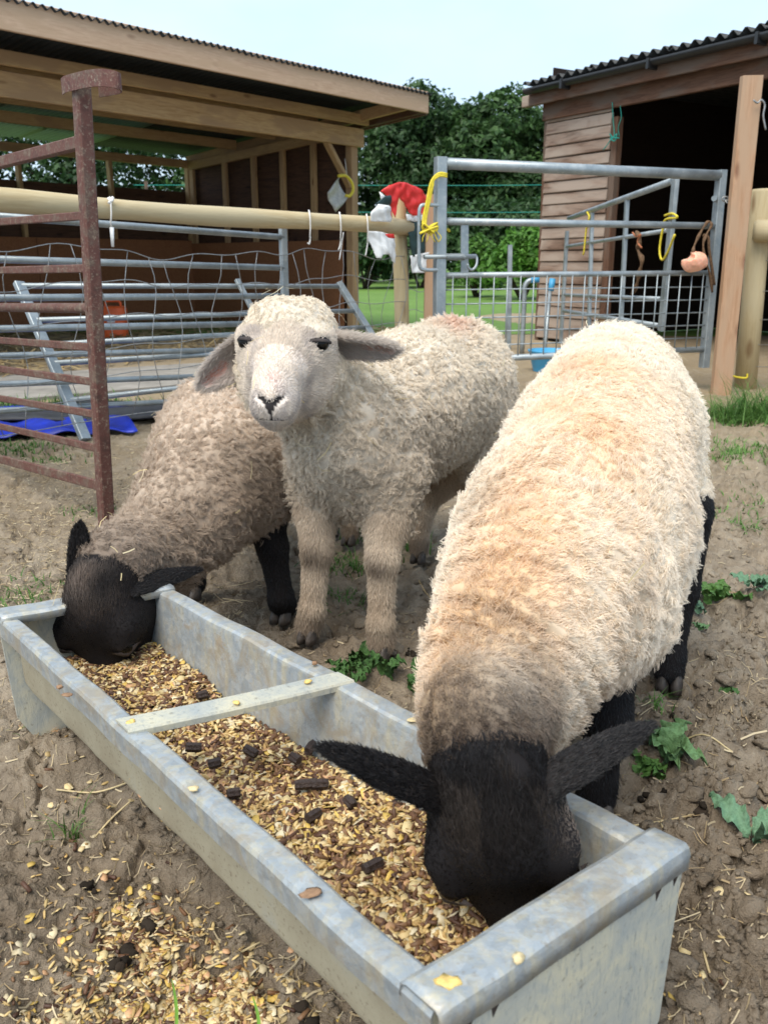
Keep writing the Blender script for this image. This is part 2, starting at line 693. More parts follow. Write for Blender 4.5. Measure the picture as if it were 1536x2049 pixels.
# field of short grass beyond the sheds
m = Mat('field_grass', .8, .2)
v = m.coord((1, 1, 1), rnd=False)
a = m.noise(v, .5, 5, .6)
bq = m.noise(m.coord((1, .5, 1), rnd=False), 7, 4, .7)
c = m.ramp(a, [(.3, (.085, .17, .03)), (.7, (.14, .25, .05))])
c = m.mix(m.rng(bq, .4, .7, 0, .6), c, (.18, .25, .07))
m.color(c)
m.bump(bq, .8, .06)
M['field_grass'] = m.m
V, F = [], []
for j in range(31):
    for i in range(61):
        x, y = -60 + 2 * i, 10.8 + 2.2 * j
        V.append((x, y + (.25 * math.sin(x * 1.3) if j == 0 else 0), .004 + .006 * max(0, y - 14) + .03 * math.sin(x * .5) * math.sin(y * .3) * min(1, j / 4)))
for j in range(30):
    for i in range(60):
        q = j * 61 + i
        F.append((q, q + 1, q + 62, q + 61))
tag(obj('field', mesh(V, F), 'field_grass', None, None, True), 'green grass field beyond the sheds', None, None, 'structure')

# concrete apron in front of the open shed
V = [on_z(-120, 815), on_z(640, 745), on_z(640, 712), on_z(-120, 760)]
cx = sum((p for p in V), Vector()) / 4
V2 = [p + Vector((0, 0, .006)) for p in V] + [p + Vector((0, 0, -.05)) for p in V]
tag(obj('path', mesh(V2, [(0, 1, 2, 3), (1, 0, 4, 5), (2, 1, 5, 6), (3, 2, 6, 7), (0, 3, 7, 4)]), 'concrete'), 'worn pale concrete strip before the open shed', None, None, 'structure')
# ------------------------------------------------------------------ open-fronted field shelter
def corrugated(name, origin, along, down, n_wave, mat, parent, amp=.016, thick=.004):
    nu = n_wave * 6
    return sheet(name, origin, along, down, nu, 3, lambda s, t: amp * math.sin(s * n_wave * 2 * PI) - .02 * math.sin(PI * t) * 0, mat, parent, True, thick)


R0 = Vector((-.40, 11.6, 0))
SU = Vector((-.66, -.751, 0)).normalized()
SV = Vector((-.751, .66, 0)).normalized()
UP = Vector((0, 0, 1))
sh = thing('field_shelter', R0, 'open fronted new pine field shelter with corrugated roof and orange chipboard lining', 'shelter')


def S(u, v, z):
    return R0 + SU * u + SV * v + UP * z


SL, SD = 7.2, 3.3                 # length, depth
zf, zb = 2.56, 2.30               # underside of the roof structure, front and back
OV = .90


def roofz(v):
    return 2.66 + (zb - zf) / SD * v


# posts along the front
for u in (0, 5.2):
    beam('post', S(u, 0, -.05), S(u, 0, 2.33), .11, .11, 'new_pine', sh, SV)
# header boards over the opening (a doubled pair)
beam('header_beam', S(-.12, -.075, 2.32), S(SL, -.075, 2.32), .05, .21, 'new_pine', sh)
beam('header_beam', S(-.12, -.16, 2.515), S(SL, -.16, 2.515), .05, .12, 'new_pine', sh)
# fascia
beam('fascia_board', S(-.36, -OV, 2.665), S(SL, -OV, 2.665), .032, .235, 'fascia_pine', sh, UP, .006)
# end rafters that carry the overhang
for u in (-.30, .0):
    beam('rafter', S(u, -OV + .02, roofz(-OV) - .12), S(u, SD, roofz(SD) - .12), .05, .13, 'brown_timber' if u < 0 else 'new_pine', sh)
beam('barge_board', S(-.36, -OV + .02, roofz(-OV) - .10), S(-.36, SD + .2, roofz(SD) - .11), .03, .2, 'brown_timber', sh)
# purlins
for v in (.55, 1.35, 2.15):
    beam('purlin', S(.05, v, roofz(v) - .085), S(SL, v, roofz(v) - .085), .055, .12, 'new_pine', sh)
beam('wall_plate', S(.05, SD - .05, roofz(SD) - .17), S(SL, SD - .05, roofz(SD) - .17), .06, .11, 'new_pine', sh)
beam('wall_plate', S(.05, .05, roofz(0) - .27), S(.05, SD - .08, roofz(SD) - .2), .06, .12, 'new_pine', sh)
# knee brace from the header to the post
beam('brace', S(.06, -.02, 1.75), S(.46, -.02, 2.24), .05, .09, 'new_pine', sh, SV)
# roof sheets, each lapping the next
k = 0
u = -.38
while u < SL:
    for (v0, v1, mt) in ((-OV - .05, 1.30, 'roof_underside'), (1.22, SD + .25, 'roof_underside')):
        mtt = 'clear_roof' if (v0 > 1 and k in (2, 3, 4)) else mt
        lift = .006 * (k % 2) + (.0 if v0 < 1 else -.012)
        corrugated('roof_sheet', S(u, v0, roofz(v0) + .02 + lift), SU * 1.0, SV * (v1 - v0) + UP * (roofz(v1) - roofz(v0)), 13, mtt, sh)
    u += .93
    k += 1
# right end wall: studs and boards outside them, chipboard kicking boards inside
for v in (.62, 1.2, 1.78, 2.4, 3.15):
    beam('stud', S(.05, v, 0), S(.05, v, roofz(v) - .27), .05, .09, 'new_pine', sh, SV)
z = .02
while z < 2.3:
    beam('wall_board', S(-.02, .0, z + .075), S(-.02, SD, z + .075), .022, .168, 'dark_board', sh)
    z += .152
sheet('lining_board', S(.10, .06, .0), SV * (SD - .15), UP * 1.12, 1, 1, lambda s, t: 0, 'osb', sh, False, .012)
# back wall: boards with an open slot below the plate
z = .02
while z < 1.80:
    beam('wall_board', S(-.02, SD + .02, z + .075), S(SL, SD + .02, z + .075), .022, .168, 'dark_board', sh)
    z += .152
for u in (.06, 1.35, 2.65, 3.95, 5.25, 6.6):
    beam('stud', S(u, SD - .05, 0), S(u, SD - .05, roofz(SD) - .22), .05, .09, 'new_pine', sh, SV)
u = .1
while u < SL:
    w = min(2.44, SL - u)
    sheet('lining_board', S(u, SD - .11, .0), SU * w, UP * 1.16, 1, 1, lambda s, t: 0, 'osb', sh, False, .012)
    u += 2.45
# far left end wall
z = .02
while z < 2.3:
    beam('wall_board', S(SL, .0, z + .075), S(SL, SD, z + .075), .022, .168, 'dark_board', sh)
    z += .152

# clear plastic funnel with a yellow rim hanging from the knee brace
p = S(.10, -.14, 1.30)
p = on_wall(690, 360, S(0, -.2, 0), S(1, -.2, 0))
hp = thing('plastic_visor', p, 'clear plastic bag with a yellow rim hanging inside the shelter front post', 'plastic bag')
tube('rim', spline([on_wall(px, py, S(0, -.2, 0), S(1, -.2, 0)) for px, py in ((677, 352), (692, 352), (704, 366), (706, 382), (699, 392), (692, 391))], 6), .018, 'yellow_plastic', hp)
sheet('bag', on_wall(680, 353, S(0, -.2, 0), S(1, -.2, 0)), on_wall(698, 392, S(0, -.2, 0), S(1, -.2, 0)) - on_wall(680, 353, S(0, -.2, 0), S(1, -.2, 0)),
      on_wall(662, 405, S(0, -.25, 0), S(1, -.25, 0)) - on_wall(688, 372, S(0, -.2, 0), S(1, -.2, 0)), 6, 6,
      lambda s, t: .07 * math.sin(PI * s) * (1 - t * .7) + .01 * math.sin(9 * s + 5 * t), 'grey_bag', hp, True, .003)
tube('string', [on_wall(690, 318, S(0, -.2, 0), S(1, -.2, 0)), on_wall(694, 352, S(0, -.2, 0), S(1, -.2, 0))], .004, 'white_cord', hp, 5)

# straw bedding on the shelter floor
N = 5200
uu, vv = RNG.uniform(-.3, SL, N), RNG.uniform(-1.3, SD - .15, N)
P = np.array(R0)[None] + uu[:, None] * np.array(SU) + vv[:, None] * np.array(SV)
P[:, 2] = .012 + .05 * fbm(P[:, 0] * 2, P[:, 1] * 2, 3, 41) * np.clip(vv + 1.3, 0, 1) + RNG.uniform(0, .02, N)
ang = RNG.uniform(0, 2 * PI, N)
L = RNG.uniform(.03, .13, N)
W = RNG.uniform(.004, .010, N)
d = np.stack([np.cos(ang), np.sin(ang), RNG.normal(0, .18, N)], -1)
sd_ = np.stack([-np.sin(ang), np.cos(ang), RNG.normal(0, .3, N)], -1)
V = np.stack([P - d * L[:, None] - sd_ * W[:, None], P + d * L[:, None] - sd_ * W[:, None], P + d * L[:, None] + sd_ * W[:, None], P - d * L[:, None] + sd_ * W[:, None]], 1).reshape(-1, 3)
t = RNG.uniform(0, 1, N)
col = np.repeat(np.array([.26, .18, .085])[None] * (1 - t[:, None]) + np.array([.42, .32, .16])[None] * t[:, None], 4, 0)
tag(obj('straw_bedding', mesh_np(V, np.arange(4 * N).reshape(-1, 4), col), 'straw'), 'trodden straw bedding on the open shelter floor', None, None, 'stuff')

# orange container standing in the straw of the shelter
oc = on_z(232, 678)
bx = thing('container', oc, 'orange plastic container standing in straw inside the open shelter', 'container')
V, F = [], []
prof = [(.0, .88), (.03, 1), (.06, .97), (.18, 1), (.20, .97), (.22, 1), (.33, .99), (.36, .92), (.37, .8)]
ring = []
for j, (z, s) in enumerate(prof):
    for q in range(16):
        a = 2 * PI * q / 16
        cx_, sx_ = math.cos(a), math.sin(a)
        e = (abs(cx_) ** 6 + abs(sx_) ** 6) ** (-1 / 6)
        V.append(oc + Vector((cx_ * e * .145 * s, sx_ * e * .11 * s, z)))
for j in range(len(prof) - 1):
    for q in range(16):
        F.append((j * 16 + q, j * 16 + (q + 1) % 16, j * 16 + 16 + (q + 1) % 16, j * 16 + 16 + q))
F.append(tuple(range((len(prof) - 1) * 16, len(prof) * 16)))
F.append(tuple(range(15, -1, -1)))
obj('body', mesh(V, F), 'orange_plastic', bx, None, True)
sheet('side_label', oc + Vector((-.05, -.1125, .19)), Vector((.09, 0, 0)), Vector((0, 0, .09)), 2, 2, lambda s, t: 0, 'white_label', bx, False, .003)
tube('handle', spline([oc + Vector((-.09, 0, .36)), oc + Vector((-.07, 0, .42)), oc + Vector((.07, 0, .42)), oc + Vector((.09, 0, .36))], 5), .014, 'orange_plastic', bx, 8)

# ------------------------------------------------------------------ weathered shed on the right
Q0 = Vector((1.735, 10.14, 0))
QU = Vector((.543, -.84, 0)).normalized()     # along the front, towards the viewer
QV = Vector((.84, .543, 0)).normalized()      # to the back


def Q(u, v, z):
    return Q0 + QU * u + QV * v + UP * z


st = thing('timber_shed', Q0, 'weathered timber shed with black corrugated roof and a dark open doorway', 'shed')
QL, QD = 5.2, 3.2
z = .03
k = 0
while z < 2.32:
    h = .118
    beam('cladding_board', Q(.03, -.012 - .002 * (k % 3), z + h / 2), Q(.955, -.012 - .002 * (k % 3), z + h / 2 + RNG.uniform(-.004, .004)),
         .026, h - .004, 'old_board', st, UP - QV * -.13, .007)
    z += h
    k += 1
beam('corner_post', Q(.0, .03, 0), Q(.0, .03, 2.36), .06, .07, 'brown_timber', st, QV)
beam('door_post', Q(1.0, .02, 0), Q(1.0, .02, 2.22), .07, .09, 'brown_timber', st, QV)
beam('lintel', Q(.0, -.035, 2.385), Q(QL, -.035, 2.385), .05, .17, 'brown_timber', st)
beam('fascia_board', Q(-.10, -.16, 2.52), Q(QL, -.16, 2.52), .03, .15, 'brown_timber', st)
beam('roof_purlin', Q(-.30, -.06, 2.52), Q(.2, -.06, 2.52), .07, .11, 'old_board', st)
# gutter: half round
V, F = [], []
gl = 24
for i in range(gl + 1):
    u = -.08 + (QL + .1) * i / gl
    for j in range(9):
        a = PI + PI * j / 8
        for r in (.055,):
            V.append(Q(u, -.235 + r * math.cos(a), 2.60 + r * math.sin(a)))
    for j in range(9):
        a = 2 * PI - PI * j / 8
        V.append(Q(u, -.235 + .05 * math.cos(a), 2.60 + .05 * math.sin(a)))
for i in range(gl):
    for j in range(18):
        q = (j + 1) % 18
        F.append((i * 18 + j, i * 18 + q, i * 18 + 18 + q, i * 18 + 18 + j))
F.append(tuple(range(18)))
obj('gutter', mesh(V, F), 'black_plastic', st, None, True)
for u in (.5, 1.6, 2.7, 3.8):
    beam('gutter_bracket', Q(u, -.17, 2.565), Q(u, -.30, 2.565), .03, .09, 'black_plastic', st)
u = -.12
k = 0
while u < QL:
    corrugated('roof_sheet', Q(u, -.25, 2.655 + .008 * (k % 2)), QU * 1.0, QV * (QD + .5) + UP * .06, 8, 'black_roof', st, .026, .006)
    u += .95
    k += 1
# walls behind: interior shade put into a near-black board colour
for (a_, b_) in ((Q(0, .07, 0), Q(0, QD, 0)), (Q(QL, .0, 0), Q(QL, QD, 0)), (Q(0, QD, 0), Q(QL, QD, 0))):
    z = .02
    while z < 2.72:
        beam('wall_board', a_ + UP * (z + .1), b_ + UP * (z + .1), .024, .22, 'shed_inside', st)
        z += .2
beam('door_post', Q(3.6, .02, 0), Q(3.6, .02, 2.3), .09, .09, 'brown_timber', st, QV)
z = .03
while z < 2.32:
    beam('cladding_board', Q(3.66, -.012, z + .059), Q(QL, -.012, z + .059), .026, .114, 'old_board', st, UP + QV * .13, .007)
    z += .118
# green twine tied to the door post
tw = on_wall(1228, 262, Q(0, -.08, 0), Q(1, -.08, 0))
gt = thing('twine', tw, 'green baler twine knotted on the shed door post', 'twine')
W_ = lambda px, py: on_wall(px, py, Q(0, -.08, 0), Q(1, -.08, 0))
tube('cord', spline([W_(1224, 205), W_(1226, 240), W_(1228, 272), W_(1221, 280), W_(1214, 290), W_(1206, 300)], 5), .005, 'green_twine', gt, 5)
tube('knot', spline([W_(1219, 268), W_(1226, 275), W_(1233, 268), W_(1229, 282), W_(1220, 276), W_(1238, 276)], 5), .007, 'green_twine', gt, 5)
tube('cord', spline([W_(1238, 272), W_(1236, 255), W_(1242, 235), W_(1240, 212)], 5), .004, 'green_twine', gt, 5)
# ------------------------------------------------------------------ post and rail fence with wire netting
FA, FB = Vector((-1.75, 3.9, 0)), Vector((.15, 6.25, 0))
FD = (FB - FA).normalized()
FN = Vector((FD.y, -FD.x, 0))             # towards the viewer


def Fw(px, py, off=0.0):
    return on_wall(px, py, FA + FN * off, FB + FN * off)


fe = thing('rail_fence', FB, 'peeled round pine rail fence with slack wire netting before the open shelter', 'fence')
a, b = Fw(0, 402), Fw(816, 456)
a = a + (a - b) * .35
pts = [a + (b - a) * t + UP * (.006 * math.sin(9 * t)) + FD.cross(UP) * (.006 * math.sin(6 * t + 1)) for t in np.linspace(0, 1, 15)]
mw, L = frame_of(a, b)
V, F = tube_data([mw.inverted() @ p for p in pts], [.050 + .0035 * math.sin(5 * k) for k in range(15)], 16)
obj('rail', mesh(V, F), 'round_pine', fe, mw, True)
pb = Fw(806, 600, -.06)
pt = Fw(797, 384, -.06)
for nm, top, bot in (('post', pt, Vector((pb.x + .005, pb.y, -.05))), ('post', a + UP * .14 - FN * .07, Vector((a.x, a.y, -.05)) - FN * .07)):
    mw, L = frame_of(bot, top)
    V, F = tube_data([(0, 0, 0), (L * .5, .003, 0), (L * .99, 0, 0), (L, 0, 0)], [.053, .052, .050, .044], 14)
    obj(nm, mesh(V, F), 'round_pine', fe, mw, True)
# netting: wavy line wires and stay wires
wires = []
rows = [.90, .74, .58, .44, .31, .20, .09]
A2, B2 = Fw(-130, 500, -.02), Fw(806, 500, -.02)
A2.z = B2.z = 0


def net(t, z):
    sag = .022 * math.sin(t * 11 + z * 7) + .014 * math.sin(t * 23 + z * 3) + .012 * math.sin(t * 47)
    return A2 + (B2 - A2) * t + UP * (z + sag * z) + FN * (.03 * math.sin(t * 17 + z * 5))


for z in rows:
    wires.append(tube_data([net(t, z) for t in np.linspace(0, 1, 70)], .0026, 5))
for t in np.linspace(.01, .99, 22):
    wires.append(tube_data([net(t + .012 * math.sin(z * 9 + t * 40), z) for z in np.linspace(.09, .90, 9)], .0022, 5))
o = obj('netting', mesh(*merge(wires)), 'wire', fe, None, True)
o['kind'] = 'stuff'

# second post behind the gate latch
p0 = on_y(863, 400, 6.35)
p1 = Vector((p0.x, p0.y, -.05))
fp = thing('fence_post', Vector((p0.x, p0.y, 0)), 'square brown fence post standing behind the gate latch', 'post')
beam('shaft', p1, on_y(865, 389, 6.35), .09, .08, 'orange_post', fp, Vector((0, 1, 0)))
# netting between the two posts and on along the field edge
wires = []
n0, n1 = Vector((pb.x, pb.y, 0)), Vector((p0.x, p0.y, 0))
for z in (.95, .8, .66, .52, .38, .24, .1):
    wires.append(tube_data([n0 + (n1 - n0) * t + UP * (z + .012 * math.sin(8 * t + 9 * z)) for t in np.linspace(0, 1, 8)], .0024, 5))
for t in (.2, .5, .8):
    wires.append(tube_data([n0 + (n1 - n0) * t + UP * .1, n0 + (n1 - n0) * t + UP * .95], .0022, 5))
o = obj('netting', mesh(*merge(wires)), 'wire', fp, None, True)
o['kind'] = 'stuff'

# a thin line-wire fence far off across the field
lf = thing('wire_fence', Vector((-2, 14.6, 0)), 'thin green line wires on slim stakes crossing before the dark wood', 'fence')
for z in (1.62, 2.02, 1.45):
    tube('line_wire', [Vector((-4, 14.9, z + .02)), Vector((1.5, 14.5, z - .02)), Vector((6, 14.2, z))], .006, 'green_twine', lf, 5)
for x in (-3.8, 5.8):
    tube('stake', [Vector((x, 14.9 - (x + 4) * .07, 0)), Vector((x, 14.9 - (x + 4) * .07, 2.1))], .03, 'bark', lf, 8)

# ------------------------------------------------------------------ tall squared post and round post on the right
tp = thing('fence_post', on_z(1440, 785), 'tall squared pine post upright beside the shed doorway', 'post')
beam('shaft', on_z(1441, 785) + UP * -.05, on_y(1503, 152, 5.9), .125, .06, 'orange_post', tp, Vector((0, 1, 0)), .004)
rp_ = on_z(1490, 775)
rp = thing('fence_post', rp_, 'round pale fence post carrying a rail, right of the tall squared post', 'post')
t_ = on_y(1524, 378, rp_.y)
mw, L = frame_of(rp_ - UP * .05, t_)
V, F = tube_data([(0, 0, 0), (L * .5, 0, 0), (L * .985, 0, 0), (L, 0, 0)], [.075, .073, .070, .06], 16)
obj('shaft', mesh(V, F), 'round_pine', rp, mw, True)
q = on_y(1506, 462, rp_.y - .10)
mw, L = frame_of(q, q + Vector((2.2, -.75, -.03)))
V, F = tube_data([(0, 0, 0), (.02, 0, 0), (L, 0, 0)], [.058, .072, .07], 16)
obj('rail', mesh(V, F), 'round_pine', rp, mw, True)
wires = []
for z in (1.08, .86, .66, .47, .30, .15):
    wires.append(tube_data([rp_ + UP * z + Vector((-.07, -.03, 0)), rp_ + Vector((1.0, -.36, z + .02)), rp_ + Vector((2.2, -.75, z))], .0024, 5))
for k in range(1, 12):
    wires.append(tube_data([rp_ + Vector((.18 * k, -.062 * k, .15)), rp_ + Vector((.18 * k, -.062 * k, 1.08))], .0022, 5))
o = obj('netting', mesh(*merge(wires)), 'wire', rp, None, True)
o['kind'] = 'stuff'
yt = thing('twine', rp_ + Vector((0, -.08, .06)), 'yellow twine loop lying at the foot of the round post', 'twine')
tube('cord', spline([on_y(px, py, rp_.y - .09) for px, py in ((1446, 772), (1455, 764), (1459, 752), (1475, 755), (1492, 756), (1494, 748))], 5), .007, 'yellow_twine', yt, 6)
# rusty wire tie on the post tops
wt = thing('wire', on_y(1519, 205, 5.85), 'grey wire twisted round the tall post near its top', 'wire')
tube('strand', spline([on_y(px, py, 5.84) for px, py in ((1506, 200), (1514, 206), (1522, 200), (1529, 210), (1526, 232), (1531, 260))], 5), .006, 'wire', wt, 5)

# ------------------------------------------------------------------ galvanised gate with mesh lower half
GL, GR = Vector((.322, 5.4, 0)), Vector((2.215, 6.1, 0))
GD = (GR - GL).normalized()
GN = Vector((GD.y, -GD.x, 0))


def G(px, py, off=0.0):
    return on_wall(px, py, GL + GN * off, GR + GN * off)


ga = thing('field_gate', GL, 'galvanised steel gate with three rails and a welded mesh lower half', 'gate')


def box_post(name, top, bot, w, parent, mat='galvanised', d=None):
    return beam(name, bot, top, w, d or w, mat, parent, GN, .004)


t_, = (G(881, 314),)
box_post('gate_post', t_, Vector((t_.x + .01, t_.y, .22)), .062, ga)
t2 = G(1443, 340)
box_post('gate_post', t2, Vector((t2.x + .015, t2.y + .01, .15)), .055, ga)
tube('rail', [G(890, 327), G(1437, 351)], .032, 'galvanised', ga, 14)
tube('rail', [G(890, 443), G(1430, 452)], .021, 'galvanised', ga, 12)
tube('rail', [G(890, 551), G(1424, 546)], .017, 'galvanised', ga, 12)
za = G(890, 551).z
zlo = .27
la, lb = Vector((GL.x, GL.y, zlo)) + GD * .03, Vector((GR.x, GR.y, zlo + .005))
tube('rail', [la, lb], .02, 'galvanised', ga, 12)
# mesh panel: each rod its own geometry, joined because single rods are hair thin
rods = []
Lg = (GR - GL).length
nv = 22
for k in range(1, nv):
    p = GL + GD * (Lg * k / nv) + GN * .012
    rods.append(tube_data([p + UP * zlo, p + UP * (za + .0)], .0042, 6))
for k in range(1, 6):
    z = zlo + (za - zlo) * k / 6
    rods.append(tube_data([GL + UP * z + GD * .02, GR + UP * z - GD * .02], .0042, 6))
o = obj('mesh_panel', mesh(*merge(rods)), 'galvanised', ga, None, True)
o['kind'] = 'stuff'
# latch loop, spring bolt and guide
tube('latch_loop', spline([G(886, 412, .02), G(850, 410, .03), G(840, 416, .03), G(838, 440, .03), G(838, 510, .03), G(840, 534, .03), G(850, 540, .03), G(886, 540, .02)], 4), .011, 'galvanised', ga, 8)
tube('bolt', [G(848, 514, .03), G(952, 513, .03)], .013, 'galvanised', ga, 10)
tube('bolt_handle', spline([G(951, 511, .03), G(954, 518, .04), G(952, 532, .05), G(944, 540, .05), G(937, 536, .05), G(935, 528, .05)], 4), .008, 'galvanised', ga, 8)
sp = [G(892 + 36 * k / 90, 514, .03) + GN * (.019 * math.cos(k * 1.05)) + UP * (.019 * math.sin(k * 1.05)) for k in range(91)]
tube('bolt_spring', sp, .003, 'galvanised', ga, 5)
beam('bolt_guide', G(929, 551, .0), G(929, 444, .0), .05, .012, 'galvanised', ga, GN, .002)
# hinge eye and chain on the hanging side
tube('hinge', [G(1428, 397, .05), G(1428, 397, -.06)], .018, 'galvanised', ga, 10)
for k in range(5):
    c_ = on_y(1450 + 7 * k, 398 + 5 * math.sin(k), 6.0)
    ring = [c_ + Vector((.022 * math.cos(a), .01 * math.sin(a) * (k % 2), .014 * math.sin(a))) for a in np.linspace(0, 2 * PI, 9)]
    tube('chain_link', ring, .005, 'wire', ga, 5)

# yellow twine on the gate post
tw = thing('twine', G(880, 400), 'bunched yellow baler twine tied to the latch post of the gate', 'twine')
for dx in (-3, 0, 3):
    tube('cord', spline([G(894, 351 + dx, .06), G(880, 349 + dx, .06), G(868, 357 + dx, .05), G(863 + dx, 370, .05), G(857 + dx, 400, .045), G(850 + dx, 432, .045), G(848 + dx, 450, .05)], 4), .006, 'yellow_twine', tw, 6)
r_ = random.Random(5)
kn = [G(858 + 16 * math.sin(k * 1.7) + r_.uniform(-4, 4), 458 + 12 * math.cos(k * 2.3) + r_.uniform(-4, 4), .05 + .02 * math.sin(k)) for k in range(14)]
tube('knot', spline(kn, 4), .0055, 'yellow_twine', tw, 6)
for k in range(5):
    tube('loose_end', spline([G(852 + 5 * k, 462, .05), G(846 + 9 * k, 474 + 3 * (k % 2), .06), G(848 + 8 * k + r_.uniform(-6, 6), 484, .05)], 4), .003, 'yellow_twine', tw, 5)
tube('loose_end', spline([G(889, 462, -.03), G(896, 459, -.03), G(899, 464, -.03)], 3), .008, 'yellow_twine', tw, 5)

# pink salt lick on a rope
sl = thing('salt_lick', G(1390, 520, .07), 'pink salt lick lump hung on brown rope from the gate top', 'salt lick')
bm = bmesh.new()
bmesh.ops.create_icosphere(bm, subdivisions=4, radius=1)
c_ = G(1389, 521, .08)
for v in bm.verts:
    p = np.array(v.co)[None]
    k = 1 + .22 * float(wob(p, 2.6, 4)[0]) + .05 * float(wob(p, 9, 5)[0])
    notch = max(0, 1 - (Vector((v.co.x + .75, v.co.z - .55)).length / .55))
    v.co = c_ + Vector((v.co.x * .082 * k, v.co.y * .05 * k, v.co.z * .064 * k)) + Vector((.05 * notch, 0, -.02 * notch))
me = bpy.data.meshes.new('m')
bm.to_mesh(me)
bm.free()
obj('lump', me, 'salt', sl, None, True)
tube('rope', spline([G(1385, 505, .07), G(1388, 492, .05), G(1398, 470, .04), G(1410, 450, .04), G(1418, 443, .03), G(1422, 452, .04), G(1412, 470, .06), G(1406, 490, .07), G(1410, 520, .07), G(1420, 552, .06), G(1424, 585, .05)], 6), [.009 + .003 * math.sin(k * .7) for k in range(61)], 'brown_rope', sl, 7)
tube('rope', spline([G(1406, 470, .05), G(1416, 476, .06), G(1418, 500, .06), G(1424, 540, .06), G(1428, 570, .05)], 6), .010, 'brown_rope', sl, 7)

# ------------------------------------------------------------------ second galvanised hurdle behind, before the shed
HA, HB = on_y(1345, 500, 6.45), on_y(1132, 500, 9.2)
HA.z = HB.z = 0
HD = (HB - HA).normalized()
HN = Vector((HD.y, -HD.x, 0))
Hp = lambda px, py: on_wall(px, py, HA, HB)
hu = thing('sheep_hurdle', HA, 'galvanised hurdle set at an angle before the dark shed doorway', 'hurdle')
for (x0, y0, x1, y1, w) in ((1351, 358, 1322, 662, .075), (1254, 398, 1240, 668, .045), (1184, 424, 1177, 672, .045), (1134, 462, 1121, 688, .05)):
    beam('upright', Hp(x1, y1), Hp(x0, y0), w, .03, 'galvanised', hu, HN, .003)
for (x0, y0, x1, y1, r) in ((1138, 437, 1345, 362, .025), (1134, 493, 1335, 461, .016), (1130, 590, 1322, 598, .016), (1128, 622, 1318, 652, .02)):
    tube('rail', [Hp(x0, y0), Hp(x1, y1)], r, 'galvanised', hu, 10)
for (lab, pts) in (('yellow twine looped round the broad upright of the rear hurdle', ((1330, 432), (1345, 428), (1355, 436), (1332, 440), (1326, 460), (1320, 500), (1325, 520), (1336, 505), (1350, 470))),
                   ('thin yellow twine hanging from the narrow upright of the rear hurdle', ((1176, 425), (1180, 436), (1174, 460), (1170, 500), (1168, 510)))):
    t_ = thing('twine', Hp(*pts[0]), lab, 'twine')
    tube('cord', spline([Hp(*p) + HN * -.0 + Vector((-.02, -.05, 0)) for p in pts], 5), .008, 'yellow_twine', t_, 6)
t_ = thing('rope', Hp(1280, 470), 'frayed brown rope hanging from the middle of the rear hurdle', 'rope')
tube('strand', spline([Hp(px, py) + Vector((-.03, -.06, 0)) for px, py in ((1276, 465), (1283, 480), (1279, 500), (1287, 520), (1282, 545), (1276, 570), (1266, 590))], 5), [.016 + .006 * math.sin(k) for k in range(31)], 'brown_rope', t_, 7)
tube('strand', spline([Hp(px, py) + Vector((-.04, -.07, 0)) for px, py in ((1270, 466), (1278, 474), (1286, 470), (1280, 484), (1288, 496))], 5), .007, 'orange_rope', t_, 6)
t_ = thing('stake', on_y(1019, 640, 9.0), 'slim galvanised stake standing in the field edge behind the gate', 'stake')
beam('shaft', Vector((t_.location.x, 9.0, 0)), on_y(1020, 490, 9.0), .045, .045, 'galvanised', t_, Vector((0, 1, 0)), .004)
t_ = thing('pipe', on_y(1048, 620, 8.6), 'grey bent pipe with blue end standing beside the shed corner', 'pipe')
tube('stem', spline([Vector((on_y(1048, 600, 8.6).x, 8.6, .0)), on_y(1048, 600, 8.6), on_y(1049, 575, 8.6), on_y(1056, 563, 8.6), on_y(1066, 560, 8.6)], 5), .024, 'galvanised', t_, 8)
tube('end_cap', [on_y(1062, 560, 8.58), on_y(1078, 559, 8.58)], .03, 'blue_plastic', t_, 10)
t_ = thing('pipe', on_y(1103, 590, 8.6), 'short bright blue pipe leaning on the shed cladding', 'pipe')
tube('stem', [Vector((on_y(1094, 590, 8.3).x, 8.3, .0)), on_y(1100, 580, 8.6)], .018, 'galvanised', t_, 8)
tube('end_cap', [on_y(1101, 582, 8.6), on_y(1105, 558, 8.62)], .03, 'blue_plastic', t_, 8)
# blue tub behind the middle lamb's rump
c_ = on_z(1098, 742)
t_ = thing('tub', c_, 'pale blue plastic tub on the ground behind the gate', 'tub')
V, F = [], []
for j, (z, r) in enumerate(((0, .13), (.15, .17), (.16, .18), (.17, .18), (.17, .165), (.03, .12))):
    V += [c_ + Vector((r * math.cos(q * PI / 12), r * math.sin(q * PI / 12), z)) for q in range(24)]
for j in range(5):
    for q in range(24):
        F.append((j * 24 + q, j * 24 + (q + 1) % 24, j * 24 + 24 + (q + 1) % 24, j * 24 + 24 + q))
F.append(tuple(range(5 * 24, 6 * 24)))
obj('bowl', mesh(V, F), 'blue_plastic', t_, None, True)

# ------------------------------------------------------------------ galvanised hurdles by the fence
KA, KB = FA - FN * .20, FB - FN * .20
Kp = lambda px, py: on_wall(px, py, KA, KB)
hk = thing('sheep_hurdle', Kp(568, 600), 'galvanised seven-rail hurdle upright behind the round pine rail', 'hurdle')
beam('upright', Vector((Kp(570, 600).x, Kp(570, 600).y, .04)), Kp(565, 432), .05, .03, 'galvanised', hk, FN, .003)
xl = -190


def lin(y0, y1, x, X0=0, X1=300):
    return y0 + (y1 - y0) * (x - X0) / (X1 - X0)


